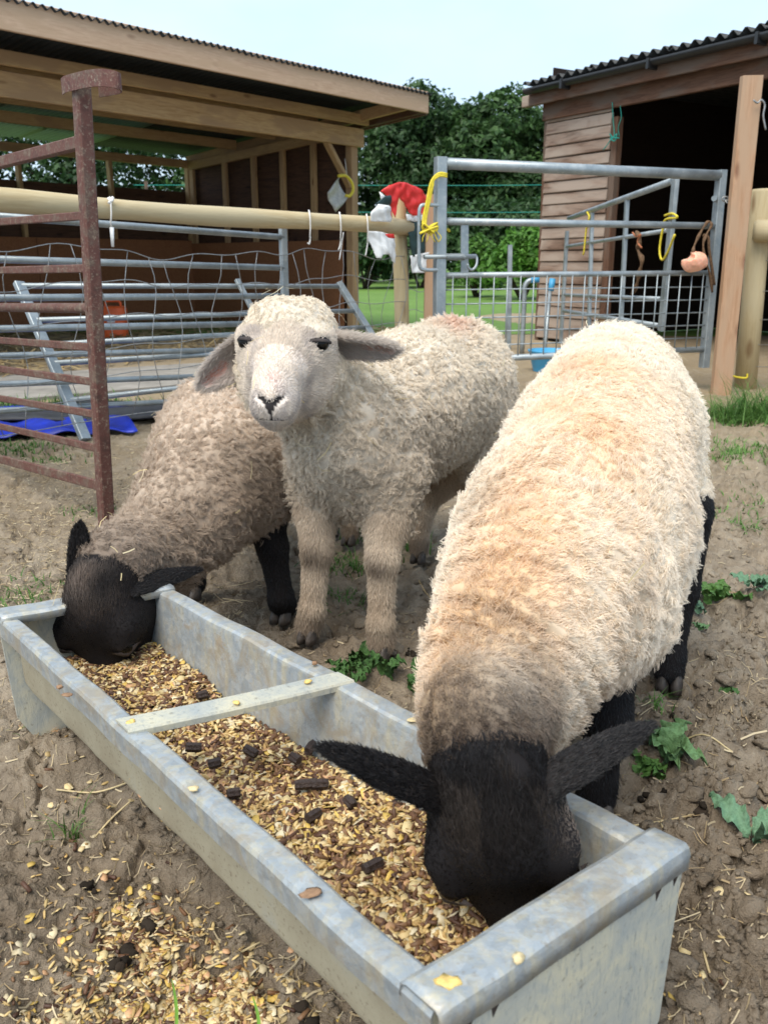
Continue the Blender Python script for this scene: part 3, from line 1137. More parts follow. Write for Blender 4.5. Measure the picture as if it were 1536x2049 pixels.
for (y0, y1, r) in ((433, 455, .017), (519, 528, .017), (596, 594, .017), (658, 652, .017), (712, 704, .015), (769, 757, .015), (822, 806, .015)):
    tube('rail', [Kp(xl, lin(y0, y1, xl)), Kp(566, lin(y0, y1, 566))], r, 'galvanised', hk, 10)
beam('upright', Vector((Kp(xl, 500).x, Kp(xl, 500).y, .04)), Kp(xl, lin(433, 455, xl) - 4), .05, .03, 'galvanised', hk, FN, .003)

# the one that leans
lp0, lp1 = on_y(38, 566, 4.75), on_z(172, 880)
rq0, rq1 = on_y(677, 565, 6.1), on_z(752, 700 + 85)
rq1 = Vector((rq0.x + (rq1.x - rq0.x) * .6, rq0.y - .3, .05))
rq1 = on_y(800, 760, rq0.y - .15)
hl = thing('sheep_hurdle', lp1, 'galvanised hurdle leaning askew with slanted uprights by the blue sheet', 'hurdle')
beam('upright', lp1, lp0, .055, .03, 'galvanised', hl, FN, .003)
beam('upright', rq1, rq0, .05, .03, 'galvanised', hl, FN, .003)


def along(y, px, side):
    a_, b_ = (lp0, lp1) if side == 0 else (rq0, rq1)
    lo, hi = 0., 1.
    for _ in range(30):
        mid = (lo + hi) / 2
        p = a_ + (b_ - a_) * mid
        d = p - Vector((0, 0, EYE))
        yy = 1024.5 - FOC * (d.y * _s + d.z * _c) / (d.y * _c - d.z * _s)
        if yy < y:
            lo = mid
        else:
            hi = mid
    return a_ + (b_ - a_) * lo


mids = []
for (y0, y1) in ((572, 573), (641, 622), (690, 655), (727, 690), (801, 730)):
    p, q = along(y0, 0, 0), along(y1, 0, 1)
    tube('rail', [p, q], .015, 'galvanised', hl, 10)
    mids.append(p + (q - p) * .62)
beam('upright', mids[-1] - UP * .04, mids[0] + UP * .04, .035, .02, 'galvanised', hl, FN, .002)

# ------------------------------------------------------------------ old red hurdle, nearest on the left
RA = Vector((-.9405, 2.85, 0))
RB = on_y(0, 540, 3.42)
RB.z = 0
RD = (RB - RA).normalized()
RN = Vector((-RD.y, RD.x, 0))
Rp = lambda px, py: on_wall(px, py, RA, RB)
rh = thing('rusty_hurdle', RA, 'old red painted rusty steel hurdle with a hooked top', 'hurdle')
tp_, bp_ = Rp(163, 172), Rp(216, 1040)
tp_ = RA + (tp_ - RA)
beam('upright', Vector((bp_.x - .006, bp_.y, -.03)), tp_, .045, .045, 'rusty_paint', rh, RN, .006)
far = 2.0
for i, (yl, yp) in enumerate(((326, 283), (444, 431), (541, 537), (615, 617), (681, 696), (738, 766), (797, 831), (853, 900), (918, 975))):
    xp = 165 + (yp - 172) / 868 * 51
    a_, b_ = Rp(xp, yp), Rp(0, yl)
    b_ = a_ + (b_ - a_).normalized() * 1.9
    if i == 3:
        tube('rail', [a_, a_ + (b_ - a_) * .012, a_ + (b_ - a_) * .03, b_], [.028, .024, .0165, .0165], 'rusty_paint', rh, 12)
    else:
        h = .036 if i in (0, 8) else .026
        beam('rail', a_, b_, .012 if i else .03, h, 'rusty_paint', rh, UP, .003)
e_ = RA + RD * 1.88
beam('upright', e_ + UP * -.03, e_ + UP * 1.36, .045, .045, 'rusty_paint', rh, RN, .006)
# hooked strap round the top
hk_pts = [Rp(142, 176) + RN * .028, Rp(152, 172) + RN * .034, Rp(165, 168) + RN * .034, Rp(196, 160) + RN * .030, Rp(220, 157) + RN * .02, Rp(233, 160) - RN * .005, Rp(222, 166) - RN * .03, Rp(196, 172) - RN * .034, Rp(178, 176) - RN * .03]
sp = spline(hk_pts, 5)
V, F = [], []
for p in sp:
    for dz, dn in ((-.022, 0), (.022, 0)):
        V.append(p + UP * dz)
n_ = len(sp)
for k in range(n_ - 1):
    F.append((2 * k, 2 * k + 2, 2 * k + 3, 2 * k + 1))
k0 = len(V)
ctr = sum(sp, Vector()) / n_
for k, p in enumerate(sp):
    d = (ctr - p)
    d.z = 0
    d.normalize()
    V += [V[2 * k] + d * .007, V[2 * k + 1] + d * .007]
for k in range(n_ - 1):
    F.append((k0 + 2 * k + 1, k0 + 2 * k + 3, k0 + 2 * k + 2, k0 + 2 * k))
    F.append((2 * k + 1, 2 * k + 3, k0 + 2 * k + 3, k0 + 2 * k + 1))
    F.append((2 * k + 2, 2 * k, k0 + 2 * k, k0 + 2 * k + 2))
F += [(0, 1, k0 + 1, k0), (2 * n_ - 1, 2 * n_ - 2, k0 + 2 * n_ - 2, k0 + 2 * n_ - 1)]
obj('hook', mesh(V, F), 'rusty_paint', rh)

# ------------------------------------------------------------------ torn feed bag over the fence post
def crumple(name, outline, off, mat, parent, bulge=.05, amp=.02, seed=1, back=0.0):
    bm = bmesh.new()
    pts = [Fw(px, py, off) for px, py in outline]
    vs = [bm.verts.new(p) for p in pts]
    bm.faces.new(vs)
    bmesh.ops.triangulate(bm, faces=bm.faces[:])
    for _ in range(4):
        bmesh.ops.subdivide_edges(bm, edges=[e for e in bm.edges if e.calc_length() > .022], cuts=1, use_grid_fill=True)
        bmesh.ops.triangulate(bm, faces=[f for f in bm.faces if len(f.verts) > 4])
    cc = sum(pts, Vector()) / len(pts)
    ext = max((p - cc).length for p in pts)
    P = np.array([v.co[:] for v in bm.verts])
    w1 = wob(P, 22, seed) + .55 * np.abs(wob(P, 48, seed + 3)) + .3 * wob(P, 95, seed + 5)
    for v, k in zip(bm.verts, w1):
        r = min(1, (v.co - cc).length / ext)
        v.co += FN * (bulge * (1 - r * r) + amp * float(k) - back * r * r)
    me = bpy.data.meshes.new('m')
    bm.to_mesh(me)
    bm.free()
    o = obj(name, me, mat, parent, None, True)
    s_ = o.modifiers.new('thick', 'SOLIDIFY')
    s_.thickness = .003
    return o


fb = thing('feed_bag', Fw(797, 384), 'torn red, white and dark green plastic bag draped over the post top', 'plastic bag')
crumple('red_panel', ((757, 383), (768, 372), (785, 365), (802, 366), (822, 374), (838, 386), (848, 402), (852, 424), (838, 430), (816, 432), (808, 424), (806, 400), (796, 393), (786, 395), (783, 420), (780, 436), (776, 420), (778, 396), (766, 390)), .02, 'red_plastic', fb, .05, .016, 3)
crumple('red_panel', ((786, 394), (800, 392), (806, 420), (806, 438), (780, 440), (782, 415)), -.17, 'red_plastic', fb, .0, .01, 4)
crumple('white_panel', ((756, 384), (764, 392), (778, 396), (778, 408), (764, 410), (757, 398)), .03, 'white_plastic', fb, .02, .01, 5)
crumple('dark_panel', ((764, 392), (776, 391), (779, 402), (776, 420), (768, 414), (756, 410), (750, 408), (758, 400)), .05, 'dark_green_plastic', fb, .02, .01, 6)
crumple('white_panel', ((750, 409), (766, 412), (776, 420), (778, 438), (776, 445), (740, 443), (738, 426)), .06, 'white_plastic', fb, .04, .014, 7)
crumple('white_panel', ((737, 462), (760, 464), (780, 470), (788, 478), (788, 500), (788, 530), (778, 522), (768, 508), (763, 503), (757, 510), (754, 517), (747, 516), (746, 510), (750, 505), (744, 492), (738, 480)), .05, 'white_plastic', fb, .02, .015, 8)
crumple('red_panel', ((768, 468), (784, 468), (786, 477), (774, 477)), .055, 'red_plastic', fb, .01, .006, 9)
crumple('white_panel', ((809, 428), (826, 431), (846, 424), (866, 428), (868, 436), (846, 440), (826, 444), (811, 441)), .04, 'white_plastic', fb, .02, .008, 10)
crumple('dark_panel', ((812, 440), (828, 444), (846, 440), (868, 438), (872, 470), (868, 500), (846, 508), (822, 514), (818, 490), (814, 462)), .035, 'dark_green_plastic', fb, .025, .012, 11)
crumple('white_panel', ((820, 512), (842, 506), (866, 500), (880, 508), (876, 525), (860, 540), (840, 546), (823, 546), (820, 530)), .045, 'white_plastic', fb, .03, .014, 12)
crumple('red_panel', ((852, 424), (868, 425), (874, 436), (862, 446), (856, 440)), .01, 'red_plastic', fb, .01, .008, 13)

# white cords knotted on the rail
for k, (px, lab, bot) in enumerate(((222, 'white plastic tag hung on cord from the rail beside the red hurdle', 494), (620, 'white cord looped over the rail right of the upright hurdle post', 486),
                     (681, 'twin white cords hanging from the rail before the shelter front post', 500), (735, 'white cord hanging from the rail beside the torn bag', 512))):
    yr = lin(402, 456, px, 0, 816)
    t_ = thing('hanging_cord', Fw(px, yr, .06), lab, 'cord')
    tube('loop', spline([Fw(px - 3, yr - 16, -.02), Fw(px - 2, yr - 22, .03), Fw(px, yr - 10, .062), Fw(px + 1, yr + 12, .064), Fw(px, yr + 30, .05), Fw(px + 1, yr + 36, .04)], 5), .0042, 'white_cord', t_, 6)
    if k == 0:
        tube('knot', spline([Fw(px - 6, yr - 20, .04), Fw(px + 2, yr - 14, .06), Fw(px + 4, yr - 22, .05), Fw(px - 4, yr - 10, .062)], 4), .006, 'white_cord', t_, 6)
        tube('tag', [Fw(px + 2, yr + 38, .04), Fw(px + 4, bot, .04)], [.011, .007], 'white_plastic', t_, 8)
    else:
        tube('tail', spline([Fw(px + 1, yr + 30, .045), Fw(px - 1, yr + 45, .04), Fw(px - 4, bot, .04)], 4), .0045, 'white_cord', t_, 6)
        if k == 2:
            tube('tail', spline([Fw(px + 6, yr + 18, .06), Fw(px + 2, yr + 45, .04), Fw(px - 2, bot + 20, .04)], 4), .0035, 'white_cord', t_, 6)

# ------------------------------------------------------------------ blue sheet and black mat on the ground
bs = thing('ground_sheet', on_z(90, 868), 'bright blue plastic sheet lying folded on the earth by the hurdles', 'sheet')
pz = [on_z(-140, 850), on_z(275, 846)]
sheet('front_fold', on_z(-150, 882), on_z(276, 864) - on_z(-150, 882), on_z(-150, 853) - on_z(-150, 882), 40, 8,
      lambda s, t: .012 + .022 * math.sin(PI * t) * (.7 + .3 * math.sin(14 * s)) + .012 * math.sin(31 * s + 4 * t), 'blue_sheet', bs, True, .006)
sheet('rear_fold', on_z(-150, 834), on_z(110, 824) - on_z(-150, 834), on_z(-150, 822) - on_z(-150, 834), 24, 6,
      lambda s, t: .012 + .012 * math.sin(PI * t) * (.6 + .4 * math.sin(11 * s)), 'blue_sheet', bs, True, .006)
bk = thing('rubber_mat', on_z(200, 835), 'black rubber mat lying flat behind the blue sheet', 'mat')
sheet('mat', on_z(-60, 850) + UP * .01, on_z(420, 840) - on_z(-60, 850), on_z(-60, 815) - on_z(-60, 850), 24, 6,
      lambda s, t: .012 + .008 * math.sin(9 * s + 3 * t), 'black_mat', bk, True, .012)
# ------------------------------------------------------------------ galvanised feed trough
m = Mat('trough_zinc', .45, .5)
v = m.coord((1, 1, 1), rnd=False)
a = m.noise(v, 13, 6, .68, .5)
bq = m.noise(v, 62, 6, .72, .6)
fq = m.noise(v, 160, 3, .6)
st_ = m.noise(m.coord((14, 14, 2.0), rnd=False), 4, 4, .6, .4)
c = m.ramp(a, [(.34, (.285, .315, .33)), (.5, (.335, .365, .38)), (.64, (.40, .425, .43))])
c = m.mix(m.rng(bq, .50, .62, 0, .6), c, (.42, .385, .31))
c = m.mix(m.math('MULTIPLY', m.rng(st_, .46, .66, 0, .75), m.rng(bq, .3, .5)), c, (.50, .44, .29))
c = m.mix(m.rng(fq, .60, .72, 0, .6), c, (.26, .20, .13))
sv = m.node('ShaderNodeTexVoronoi')
sv.inputs['Scale'].default_value = 95
m.l.new(v, sv.inputs['Vector'])
c = m.mix(.22, c, m.ramp(sv.outputs['Color'], [(.2, (.22, .25, .27)), (.8, (.55, .58, .58))]))
sc_n = m.noise(m.coord((3, 160, 160), rnd=False), 2, 3, .7, .3)
c = m.mix(m.rng(sc_n, .62, .70, 0, .4), c, (.52, .53, .50))
c = m.mix(m.rng(a, .62, .70, 0, .6), c, (.33, .23, .13))
dn = m.noise(m.coord((1, 1, 1), rnd=False), 16, 6, .7, .7)
c = m.mix(m.rng(dn, .50, .64, 0, .7), c, (.34, .285, .205))
c = m.mix(m.rng(dn, .36, .26, 0, .5), c, (.20, .235, .265))
m.color(c)
m.b.inputs['Metallic'].default_value = .35
m.rough(m.rng(bq, .35, .65, .34, .62))
m.bump(m.math('ADD', m.math('MULTIPLY', a, 1.4), m.math('MULTIPLY', fq, .12)), .32, .006)
M['trough_zinc'] = m.m
m = Mat('trough_end', .5, .45)
v = m.coord((1, 1, 1), rnd=False)
a = m.noise(v, 11, 6, .7, .8)
st_ = m.noise(m.coord((26, 26, 7.0), rnd=False), 3, 6, .7, 2.2)
fq = m.noise(v, 120, 3, .6)
c = m.ramp(a, [(.34, (.36, .385, .37)), (.48, (.47, .465, .39)), (.62, (.58, .54, .40))])
c = m.mix(m.rng(st_, .52, .68, 0, .7), c, (.25, .28, .285))
c = m.mix(m.rng(st_, .36, .24, 0, .8), c, (.56, .52, .41))
c = m.mix(m.rng(fq, .62, .72, 0, .5), c, (.16, .13, .09))
m.color(c)
m.b.inputs['Metallic'].default_value = .15
m.bump(m.math('ADD', st_, a), .25, .004)
M['trough_end'] = m.m
m = Mat('trough_dirty', .8, .25)
v = m.coord((1, 1, 1), rnd=False)
a = m.noise(v, 10, 6, .65)
fq = m.noise(v, 190, 3, .6)
c = m.ramp(a, [(.3, (.34, .29, .20)), (.6, (.43, .385, .275)), (.75, (.40, .39, .33))])
c = m.mix(m.rng(fq, .58, .7, 0, .7), c, (.17, .13, .085))
m.color(c)
m.bump(fq, .2, .002)
M['trough_dirty'] = m.m

RIM = .27
tA, tB, tC, tD = on_z(868, 2035, RIM), on_z(1368, 1697, RIM), on_z(329, 1169, RIM), on_z(-12, 1228, RIM)
te = ((tD - tA) + (tC - tB)).normalized()          # along the trough, away from the viewer
tn = Vector((te.y, -te.x, 0))                      # across, from the near-left side to the far-right side
TL = ((tD - tA).dot(te) + (tC - tB).dot(te)) / 2
TW = ((tB - tA).dot(tn) + (tC - tD).dot(tn)) / 2
tO = (tA + tB + tC + tD) / 4 - te * TL / 2 - tn * TW / 2
tO.z = 0


_q = [Vector((p.x, p.y, 0)) for p in (tA, tB, tC, tD)]


def T(l, w, z):
    a, b = l / TL, w / TW
    return (_q[0] * (1 - b) + _q[1] * b) * (1 - a) + (_q[3] * (1 - b) + _q[2] * b) * a + UP * z


tr = thing('feed_trough', T(TL / 2, TW / 2, 0), 'long galvanised feed trough on the earth with a cross strap and grain inside', 'trough')
FLO = .105
# profile across: thin folded sheet, as a closed strip
LIP, FLG = .036, .030
outer = [(.002, RIM - LIP), (.000, RIM - .006), (.0025, RIM - .001), (.006, RIM), (FLG - .004, RIM - .001), (FLG, RIM - .004), (FLG + .002, RIM - .010),
         (.040, FLO + .03), (.050, FLO + .008), (.066, FLO)]
prof = outer + [(TW - w, z) for w, z in reversed(outer)]
th = .0022
back = []
for k, (w, z) in enumerate(prof):
    p0_, p1_ = prof[max(k - 1, 0)], prof[min(k + 1, len(prof) - 1)]
    dw, dz = p1_[0] - p0_[0], p1_[1] - p0_[1]
    l_ = math.hypot(dw, dz)
    back.append((w + dz / l_ * th, z - dw / l_ * th))
loop = prof + back[::-1]
V, F = [], []
nl = 60
K = len(loop)
for i in range(nl + 1):
    l = .004 + (TL - .008) * i / nl
    dent = .0012 * math.sin(i * .7) + .0007 * math.sin(i * 1.9 + 1)
    for j, (w, z) in enumerate(loop):
        edge = 1 if w < TW / 2 else -1
        V.append(T(l, w + dent * (.3 + (RIM - z) * 2) * edge, z + .0012 * math.sin(i * .5 + edge)))
for i in range(nl):
    for j in range(K):
        q = (j + 1) % K
        F.append((i * K + j, i * K + K + j, i * K + K + q, i * K + q))
F.append(tuple(range(K)))
F.append(tuple(range(nl * K + K - 1, nl * K - 1, -1)))
me = mesh(V, F)
me.materials.append(M['trough_zinc'])
me.materials.append(M['trough_dirty'])
n_p = len(prof)
for p in me.polygons[:nl * K]:
    j = p.index % K
    if K - 9 <= j < K - 2 or n_p < j < n_p + 8:
        p.material_index = 1
tub = obj('tub', me, None, tr, None, True)
me.set_sharp_from_angle(angle=math.radians(28))


# end plates: wider than the tub, cut corners at the foot, flange folded over the top
def end_plate(l, out):
    zs = [(.012, -.0), (TW * .5, -.0)]
    shape = [(.055, .0), (TW - .055, .0), (TW - .018, .065), (TW - .004, RIM - .002), (TW - .002, RIM + .003), (.002, RIM + .003), (.004, RIM - .002), (.018, .065)]
    bm = bmesh.new()
    f0 = [bm.verts.new(T(l + out * .004, w, z)) for w, z in shape]
    f1 = [bm.verts.new(T(l, w, z)) for w, z in shape]
    a_, b_ = bm.faces.new(f0), bm.faces.new(f1[::-1])
    for k in range(8):
        bm.faces.new((f0[(k + 1) % 8], f0[k], f1[k], f1[(k + 1) % 8]))
    bmesh.ops.recalc_face_normals(bm, faces=bm.faces[:])
    me = bpy.data.meshes.new('m')
    bm.to_mesh(me)
    bm.free()
    o = obj('end_plate', me, 'trough_end', tr)
    # folded top flange with a rolled outer edge
    pr = [(out * .006, RIM - .022), (out * .007, RIM - .004), (out * .005, RIM + .003), (out * .001, RIM + .0062), (-out * .034, RIM + .0055), (-out * .040, RIM + .002), (-out * .0405, RIM - .010)]
    V, F = [], []
    nn = 24
    for i in range(nn + 1):
        w = .0 + TW * i / nn
        for (dl, z) in pr:
            V.append(T(l + dl + .0005 * math.sin(i * .9), w, z + .0006 * math.sin(i * .6 + 1)))
    for i in range(nn):
        for j in range(len(pr) - 1):
            a = i * len(pr) + j
            F.append((a, a + 1, a + 1 + len(pr), a + len(pr)))
    me = mesh(V, F)
    bm = bmesh.new()
    bm.from_mesh(me)
    bmesh.ops.recalc_face_normals(bm, faces=bm.faces[:])
    bm.to_mesh(me)
    bm.free()
    f = obj('rim_flange', me, 'trough_zinc', o, None, True)
    me.set_sharp_from_angle(angle=math.radians(28))
    s_ = f.modifiers.new('thick', 'SOLIDIFY')
    s_.thickness = .002
    s_.offset = 0
    return o


e1 = end_plate(0, -1)
e2 = end_plate(TL, 1)
# punched notches in the near end plate: their shade as solid dark triangles
for w, z in ((TW - .018, RIM - .034), (TW - .045, RIM - .037), (.030, RIM - .035), (.058, RIM - .037)):
    a = T(-.0046, w, z)
    V = [a, a + tn * .009 + UP * .012, a + tn * -.002 + UP * .011]
    V = V + [p + te * .002 for p in V]
    obj('notch', mesh(V, [(0, 1, 2), (3, 5, 4), (0, 3, 4, 1), (1, 4, 5, 2), (2, 5, 3, 0)]), 'nose_skin', e1)
# cross strap: flat bar with a turned down edge
s0, s1 = on_z(262, 1468, RIM), on_z(668, 1350, RIM)
l0, l1 = (s0 - tO).dot(te), (s1 - tO).dot(te)
hw = .019
V, F = [], []
pr = [(-hw, -.008), (-hw, .0), (-hw + .002, .003), (hw, .003), (hw, -.0), (-hw + .004, -.0005), (-hw + .004, -.008)]
for i in range(13):
    t = i / 12
    for (d, z) in pr:
        V.append(T(l0 + (l1 - l0) * t + d, .004 + (TW - .008) * t, RIM + .001 + z + .002 * math.sin(PI * t) * -1))
k = len(pr)
for i in range(12):
    for j in range(k):
        q = (j + 1) % k
        F.append((i * k + j, i * k + k + j, i * k + k + q, i * k + q))
F += [tuple(range(k)), tuple(range(12 * k + k - 1, 12 * k - 1, -1))]
obj('cross_strap', mesh(V, F), 'trough_end', tr)

# ------------------------------------------------------------------ grain
def blob_kind(kind, r):
    """low-poly grain shapes in metres, long axis X"""
    if kind == 'barley':
        V = [(-1, 0, 0)] + [(-.45, .8 * math.cos(a), .7 * math.sin(a)) for a in np.arange(5) * 2 * PI / 5] + \
            [(.45, .85 * math.cos(a), .7 * math.sin(a)) for a in np.arange(5) * 2 * PI / 5 + .3] + [(1, 0, 0)]
        F = [(0, 1 + (k + 1) % 5, 1 + k) for k in range(5)]
        for k in range(5):
            F += [(1 + k, 1 + (k + 1) % 5, 6 + k), (1 + (k + 1) % 5, 6 + (k + 1) % 5, 6 + k)]
        F += [(11, 6 + k, 6 + (k + 1) % 5) for k in range(5)]
        return np.array(V) * (.0050, .0019, .0016), np.array(F)
    if kind == 'flake':
        n = 7
        V = [(0, 0, .25)] + [(math.cos(a) * r.uniform(.7, 1.15), math.sin(a) * r.uniform(.6, 1.05), r.uniform(-.4, .35)) for a in np.arange(n) * 2 * PI / n]
        V += [(v[0], v[1], v[2] - .35) for v in V]
        F = [(0, 1 + k, 1 + (k + 1) % n) for k in range(n)] + [(n + 1, n + 2 + (k + 1) % n, n + 2 + k) for k in range(n)]
        for k in range(n):
            a, b = 1 + k, 1 + (k + 1) % n
            F += [(a, a + n + 1, b), (b, a + n + 1, b + n + 1)]
        return np.array(V) * (.0058, .0050, .0016), np.array(F)
    n = 6
    V = [(s, math.cos(a), math.sin(a)) for s in (-1, 1) for a in np.arange(n) * 2 * PI / n] + [(-1.05, 0, 0), (1.05, 0, 0)]
    F = []
    for k in range(n):
        q = (k + 1) % n
        F += [(k, q, n + k), (q, n + q, n + k), (2 * n, q, k), (2 * n + 1, n + k, n + q)]
    return np.array(V) * (.0052, .0019, .0019), np.array(F)


def rot_mats(n, tilt, r):
    """random turns about Z then a tilt"""
    a, b, c = r.uniform(0, 2 * PI, n), r.normal(0, tilt, n), r.normal(0, tilt, n)
    ca, sa, cb, sb, cc, sc_ = np.cos(a), np.sin(a), np.cos(b), np.sin(b), np.cos(c), np.sin(c)
    z, o = np.zeros(n), np.ones(n)
    Rz = np.stack([ca, -sa, z, sa, ca, z, z, z, o], -1).reshape(-1, 3, 3)
    Ry = np.stack([cb, z, sb, z, o, z, -sb, z, cb], -1).reshape(-1, 3, 3)
    Rx = np.stack([o, z, z, z, cc, -sc_, z, sc_, cc], -1).reshape(-1, 3, 3)
    return Rz @ Ry @ Rx


def scatter(P, kinds, scale, tilt, r, base_cols):
    """grains of several kinds at points P as one mesh"""
    Vs, Fs, Cs, off = [], [], [], 0
    sel = r.choice(len(kinds), len(P), p=[k[1] for k in kinds])
    for ki, (kind, _p, sc_) in enumerate(kinds):
        pts = P[sel == ki]
        n = len(pts)
        if not n:
            continue
        V0, F0 = blob_kind(kind, r)
        R = rot_mats(n, tilt, r)
        s = (r.uniform(.75, 1.25, n) * sc_ * scale)[:, None, None]
        sh_ = 1 + r.normal(0, .16, (n, 1, 3))
        V = np.einsum('nij,nvj->nvi', R, V0[None] * s * sh_) + pts[:, None, :]
        F = F0[None] + (np.arange(n) * len(V0))[:, None, None] + off
        off += n * len(V0)
        cols = np.array(base_cols[kind])
        c = cols[r.integers(0, len(cols), n)] * r.uniform(.72, 1.2, (n, 1))
        Vs.append(V.reshape(-1, 3))
        Fs.append(F.reshape(-1, 3))
        Cs.append(np.repeat(c, len(V0), 0))
    return np.concatenate(Vs), np.concatenate(Fs), np.concatenate(Cs)


GCOL = {'barley': [(.56, .39, .16), (.64, .47, .21), (.52, .34, .13), (.44, .27, .10), (.70, .55, .30)],
        'flake': [(.68, .54, .28), (.72, .60, .38), (.68, .47, .12), (.62, .46, .22), (.72, .62, .42), (.58, .34, .18), (.66, .52, .28)],
        'pellet': [(.13, .065, .035), (.17, .085, .04), (.09, .045, .028), (.22, .12, .06)]}
r6 = np.random.default_rng(6)


def feed_top(l, w):
    return .150 + .014 * (fbm(l * 9, w * 9, 3, 51) - .5) * 2 + .02 * np.abs(w / TW - .5) - .035 * np.clip((.10 - l) / .1, 0, 1) + .012 * np.sin(l * 7)


def ft_point(P):
    a, b = P[:, :1] / TL, P[:, 1:2] / TW
    q = np.array(_q)
    return (q[0] * (1 - b) + q[1] * b) * (1 - a) + (q[3] * (1 - b) + q[2] * b) * a + P[:, 2:] * np.array([[0, 0, 1]])


N = 17000
l = r6.uniform(.012, TL - .012, N)
w = r6.uniform(.046, TW - .046, N)
lay = r6.uniform(0, 1, N) ** 1.6
P = ft_point(np.stack([l, w, feed_top(l, w) - lay * .011 + .003], -1))
# darker pellets gather near the viewer's end
mixs = [('barley', .54, 1.05), ('flake', .18, 1.1), ('pellet', .28, .95)]
V, F, col = scatter(P, mixs, 1.4, .35, r6, GCOL)
fd = obj('livestock_feed', mesh_np(V, F, col), 'grain')
tag(fd, 'mixed rolled barley, flakes and brown pellets filling the trough', None, None, 'stuff')
# bed under the loose grains
nl_, nw_ = 60, 20
V, F = [], []
for i in range(nl_ + 1):
    for j in range(nw_ + 1):
        l_, w_ = .008 + (TL - .016) * i / nl_, .042 + (TW - .084) * j / nw_
        V.append(T(l_, w_, float(feed_top(np.array(l_), np.array(w_))) - .007))
for i in range(nl_):
    for j in range(nw_):
        a = i * (nw_ + 1) + j
        F.append((a, a + nw_ + 1, a + nw_ + 2, a + 1))
m = Mat('feed_bed', .8, .2)
n = m.noise(m.coord((1, 1, 1), rnd=False), 170, 3, .6)
m.color(m.ramp(n, [(.35, (.10, .055, .03)), (.6, (.38, .25, .10))]))
M['feed_bed'] = m.m
tag(obj('feed_bed', mesh(V, F), 'feed_bed', None, None, True), 'packed feed under the loose grains in the trough', None, None, 'stuff')

# big dark ribbed feed cobs lying on the grain
plain('cob', (.035, .022, .018), .6, .4, .4, 200, .4)


def cob_mesh(L_, R_):
    n, s = 14, 6
    V, F = [], []
    for i in range(s + 1):
        for j in range(n):
            a = 2 * PI * j / n
            r = R_ * (1 + (.13 if j % 2 else -.05)) * (.86 if i in (0, s) else 1)
            V.append((L_ * (i / s - .5) + (random.uniform(-.1, .1) * R_ if i in (0, s) else 0), r * math.cos(a), r * math.sin(a)))
    for i in range(s):
        for j in range(n):
            q = (j + 1) % n
            F.append((i * n + j, i * n + q, i * n + n + q, i * n + n + j))
    F += [tuple(range(n - 1, -1, -1)), tuple(range(s * n, s * n + n))]
    return mesh(V, F)


COBS = [(612, 1574, 8, .034, 'ribbed brown cob on the grain, longer of the touching pair by the black ear'),
        (640, 1574, 12, .026, 'short brown cob touching the end of a longer cob beside the black ear'),
        (388, 1500, 15, .026, 'brown ribbed cob nearest the cross strap on the grain'),
        (502, 1508, -30, .024, 'stubby dark cob halfway across the grain below the trough wall'),
        (622, 1500, 75, .030, 'upright brown cob against the far trough wall at the black ear tip'),
        (627, 1637, 55, .026, 'dark cob lying steeply on the grain below the touching pair'),
        (590, 1522, -40, .020, 'small dark cob between the wall cob and the stubby cob'),
        (430, 1532, 10, .020, 'small dark cob below the strap cob on the near grain'),
        (468, 1592, 20, .020, 'half buried cob close to the near trough wall'),
        (745, 1738, 40, .030, 'long dark cob lying in the grain before the black sheep head'),
        (700, 1610, -55, .020, 'small dark cob under the black ear of the feeding sheep'),
        (405, 1395, 35, .020, 'dark cob on the grain beyond the cross strap')]
for k, (px, py, an, L_, lab) in enumerate(COBS):
    p = on_z(px, py, .158)
    o = obj('feed_cob', cob_mesh(L_ * .88, .0066), 'cob', None, Matrix.Translation(p + UP * .004) @ Matrix.Rotation(math.radians(an) - .0, 4, 'Z') @ Matrix.Rotation(random.uniform(-.25, .25), 4, 'Y'))
    tag(o, lab, 'feed cob', 'ribbed feed cobs lying on the grain')

# scraps on the rim that can be picked out
plain('maize', (.72, .50, .16), .5, .4, .3, 150, .3)
plain('oat', (.62, .50, .28), .6, .3, .3, 150, .3)
plain('mud_crumb', (.28, .17, .10), .9, .2, .3, 100, .4)


def scrap(px, py, z, r, mat, lab, cat='flake', flat=.3, sx=1.4):
    r *= .72
    bm = bmesh.new()
    bmesh.ops.create_icosphere(bm, subdivisions=2, radius=1)
    sd0 = random.randrange(999)
    P = np.array([v.co[:] for v in bm.verts])
    k = 1 + .32 * wob(P, 2.6, sd0) + .22 * wob(P, 7, sd0 + 1)
    for v, q in zip(bm.verts, k):
        v.co = Vector((v.co.x * r * sx * q, v.co.y * r * q, v.co.z * r * flat * q))
    me = bpy.data.meshes.new('m')
    bm.to_mesh(me)
    bm.free()
    o = obj('flake' if cat == 'flake' else 'crumb', me, mat, None, Matrix.Translation(on_z(px, py, z) + UP * r * flat * .8) @ Matrix.Rotation(random.uniform(-.6, .6), 4, 'Z'), True)
    tag(o, lab, cat)
    return o


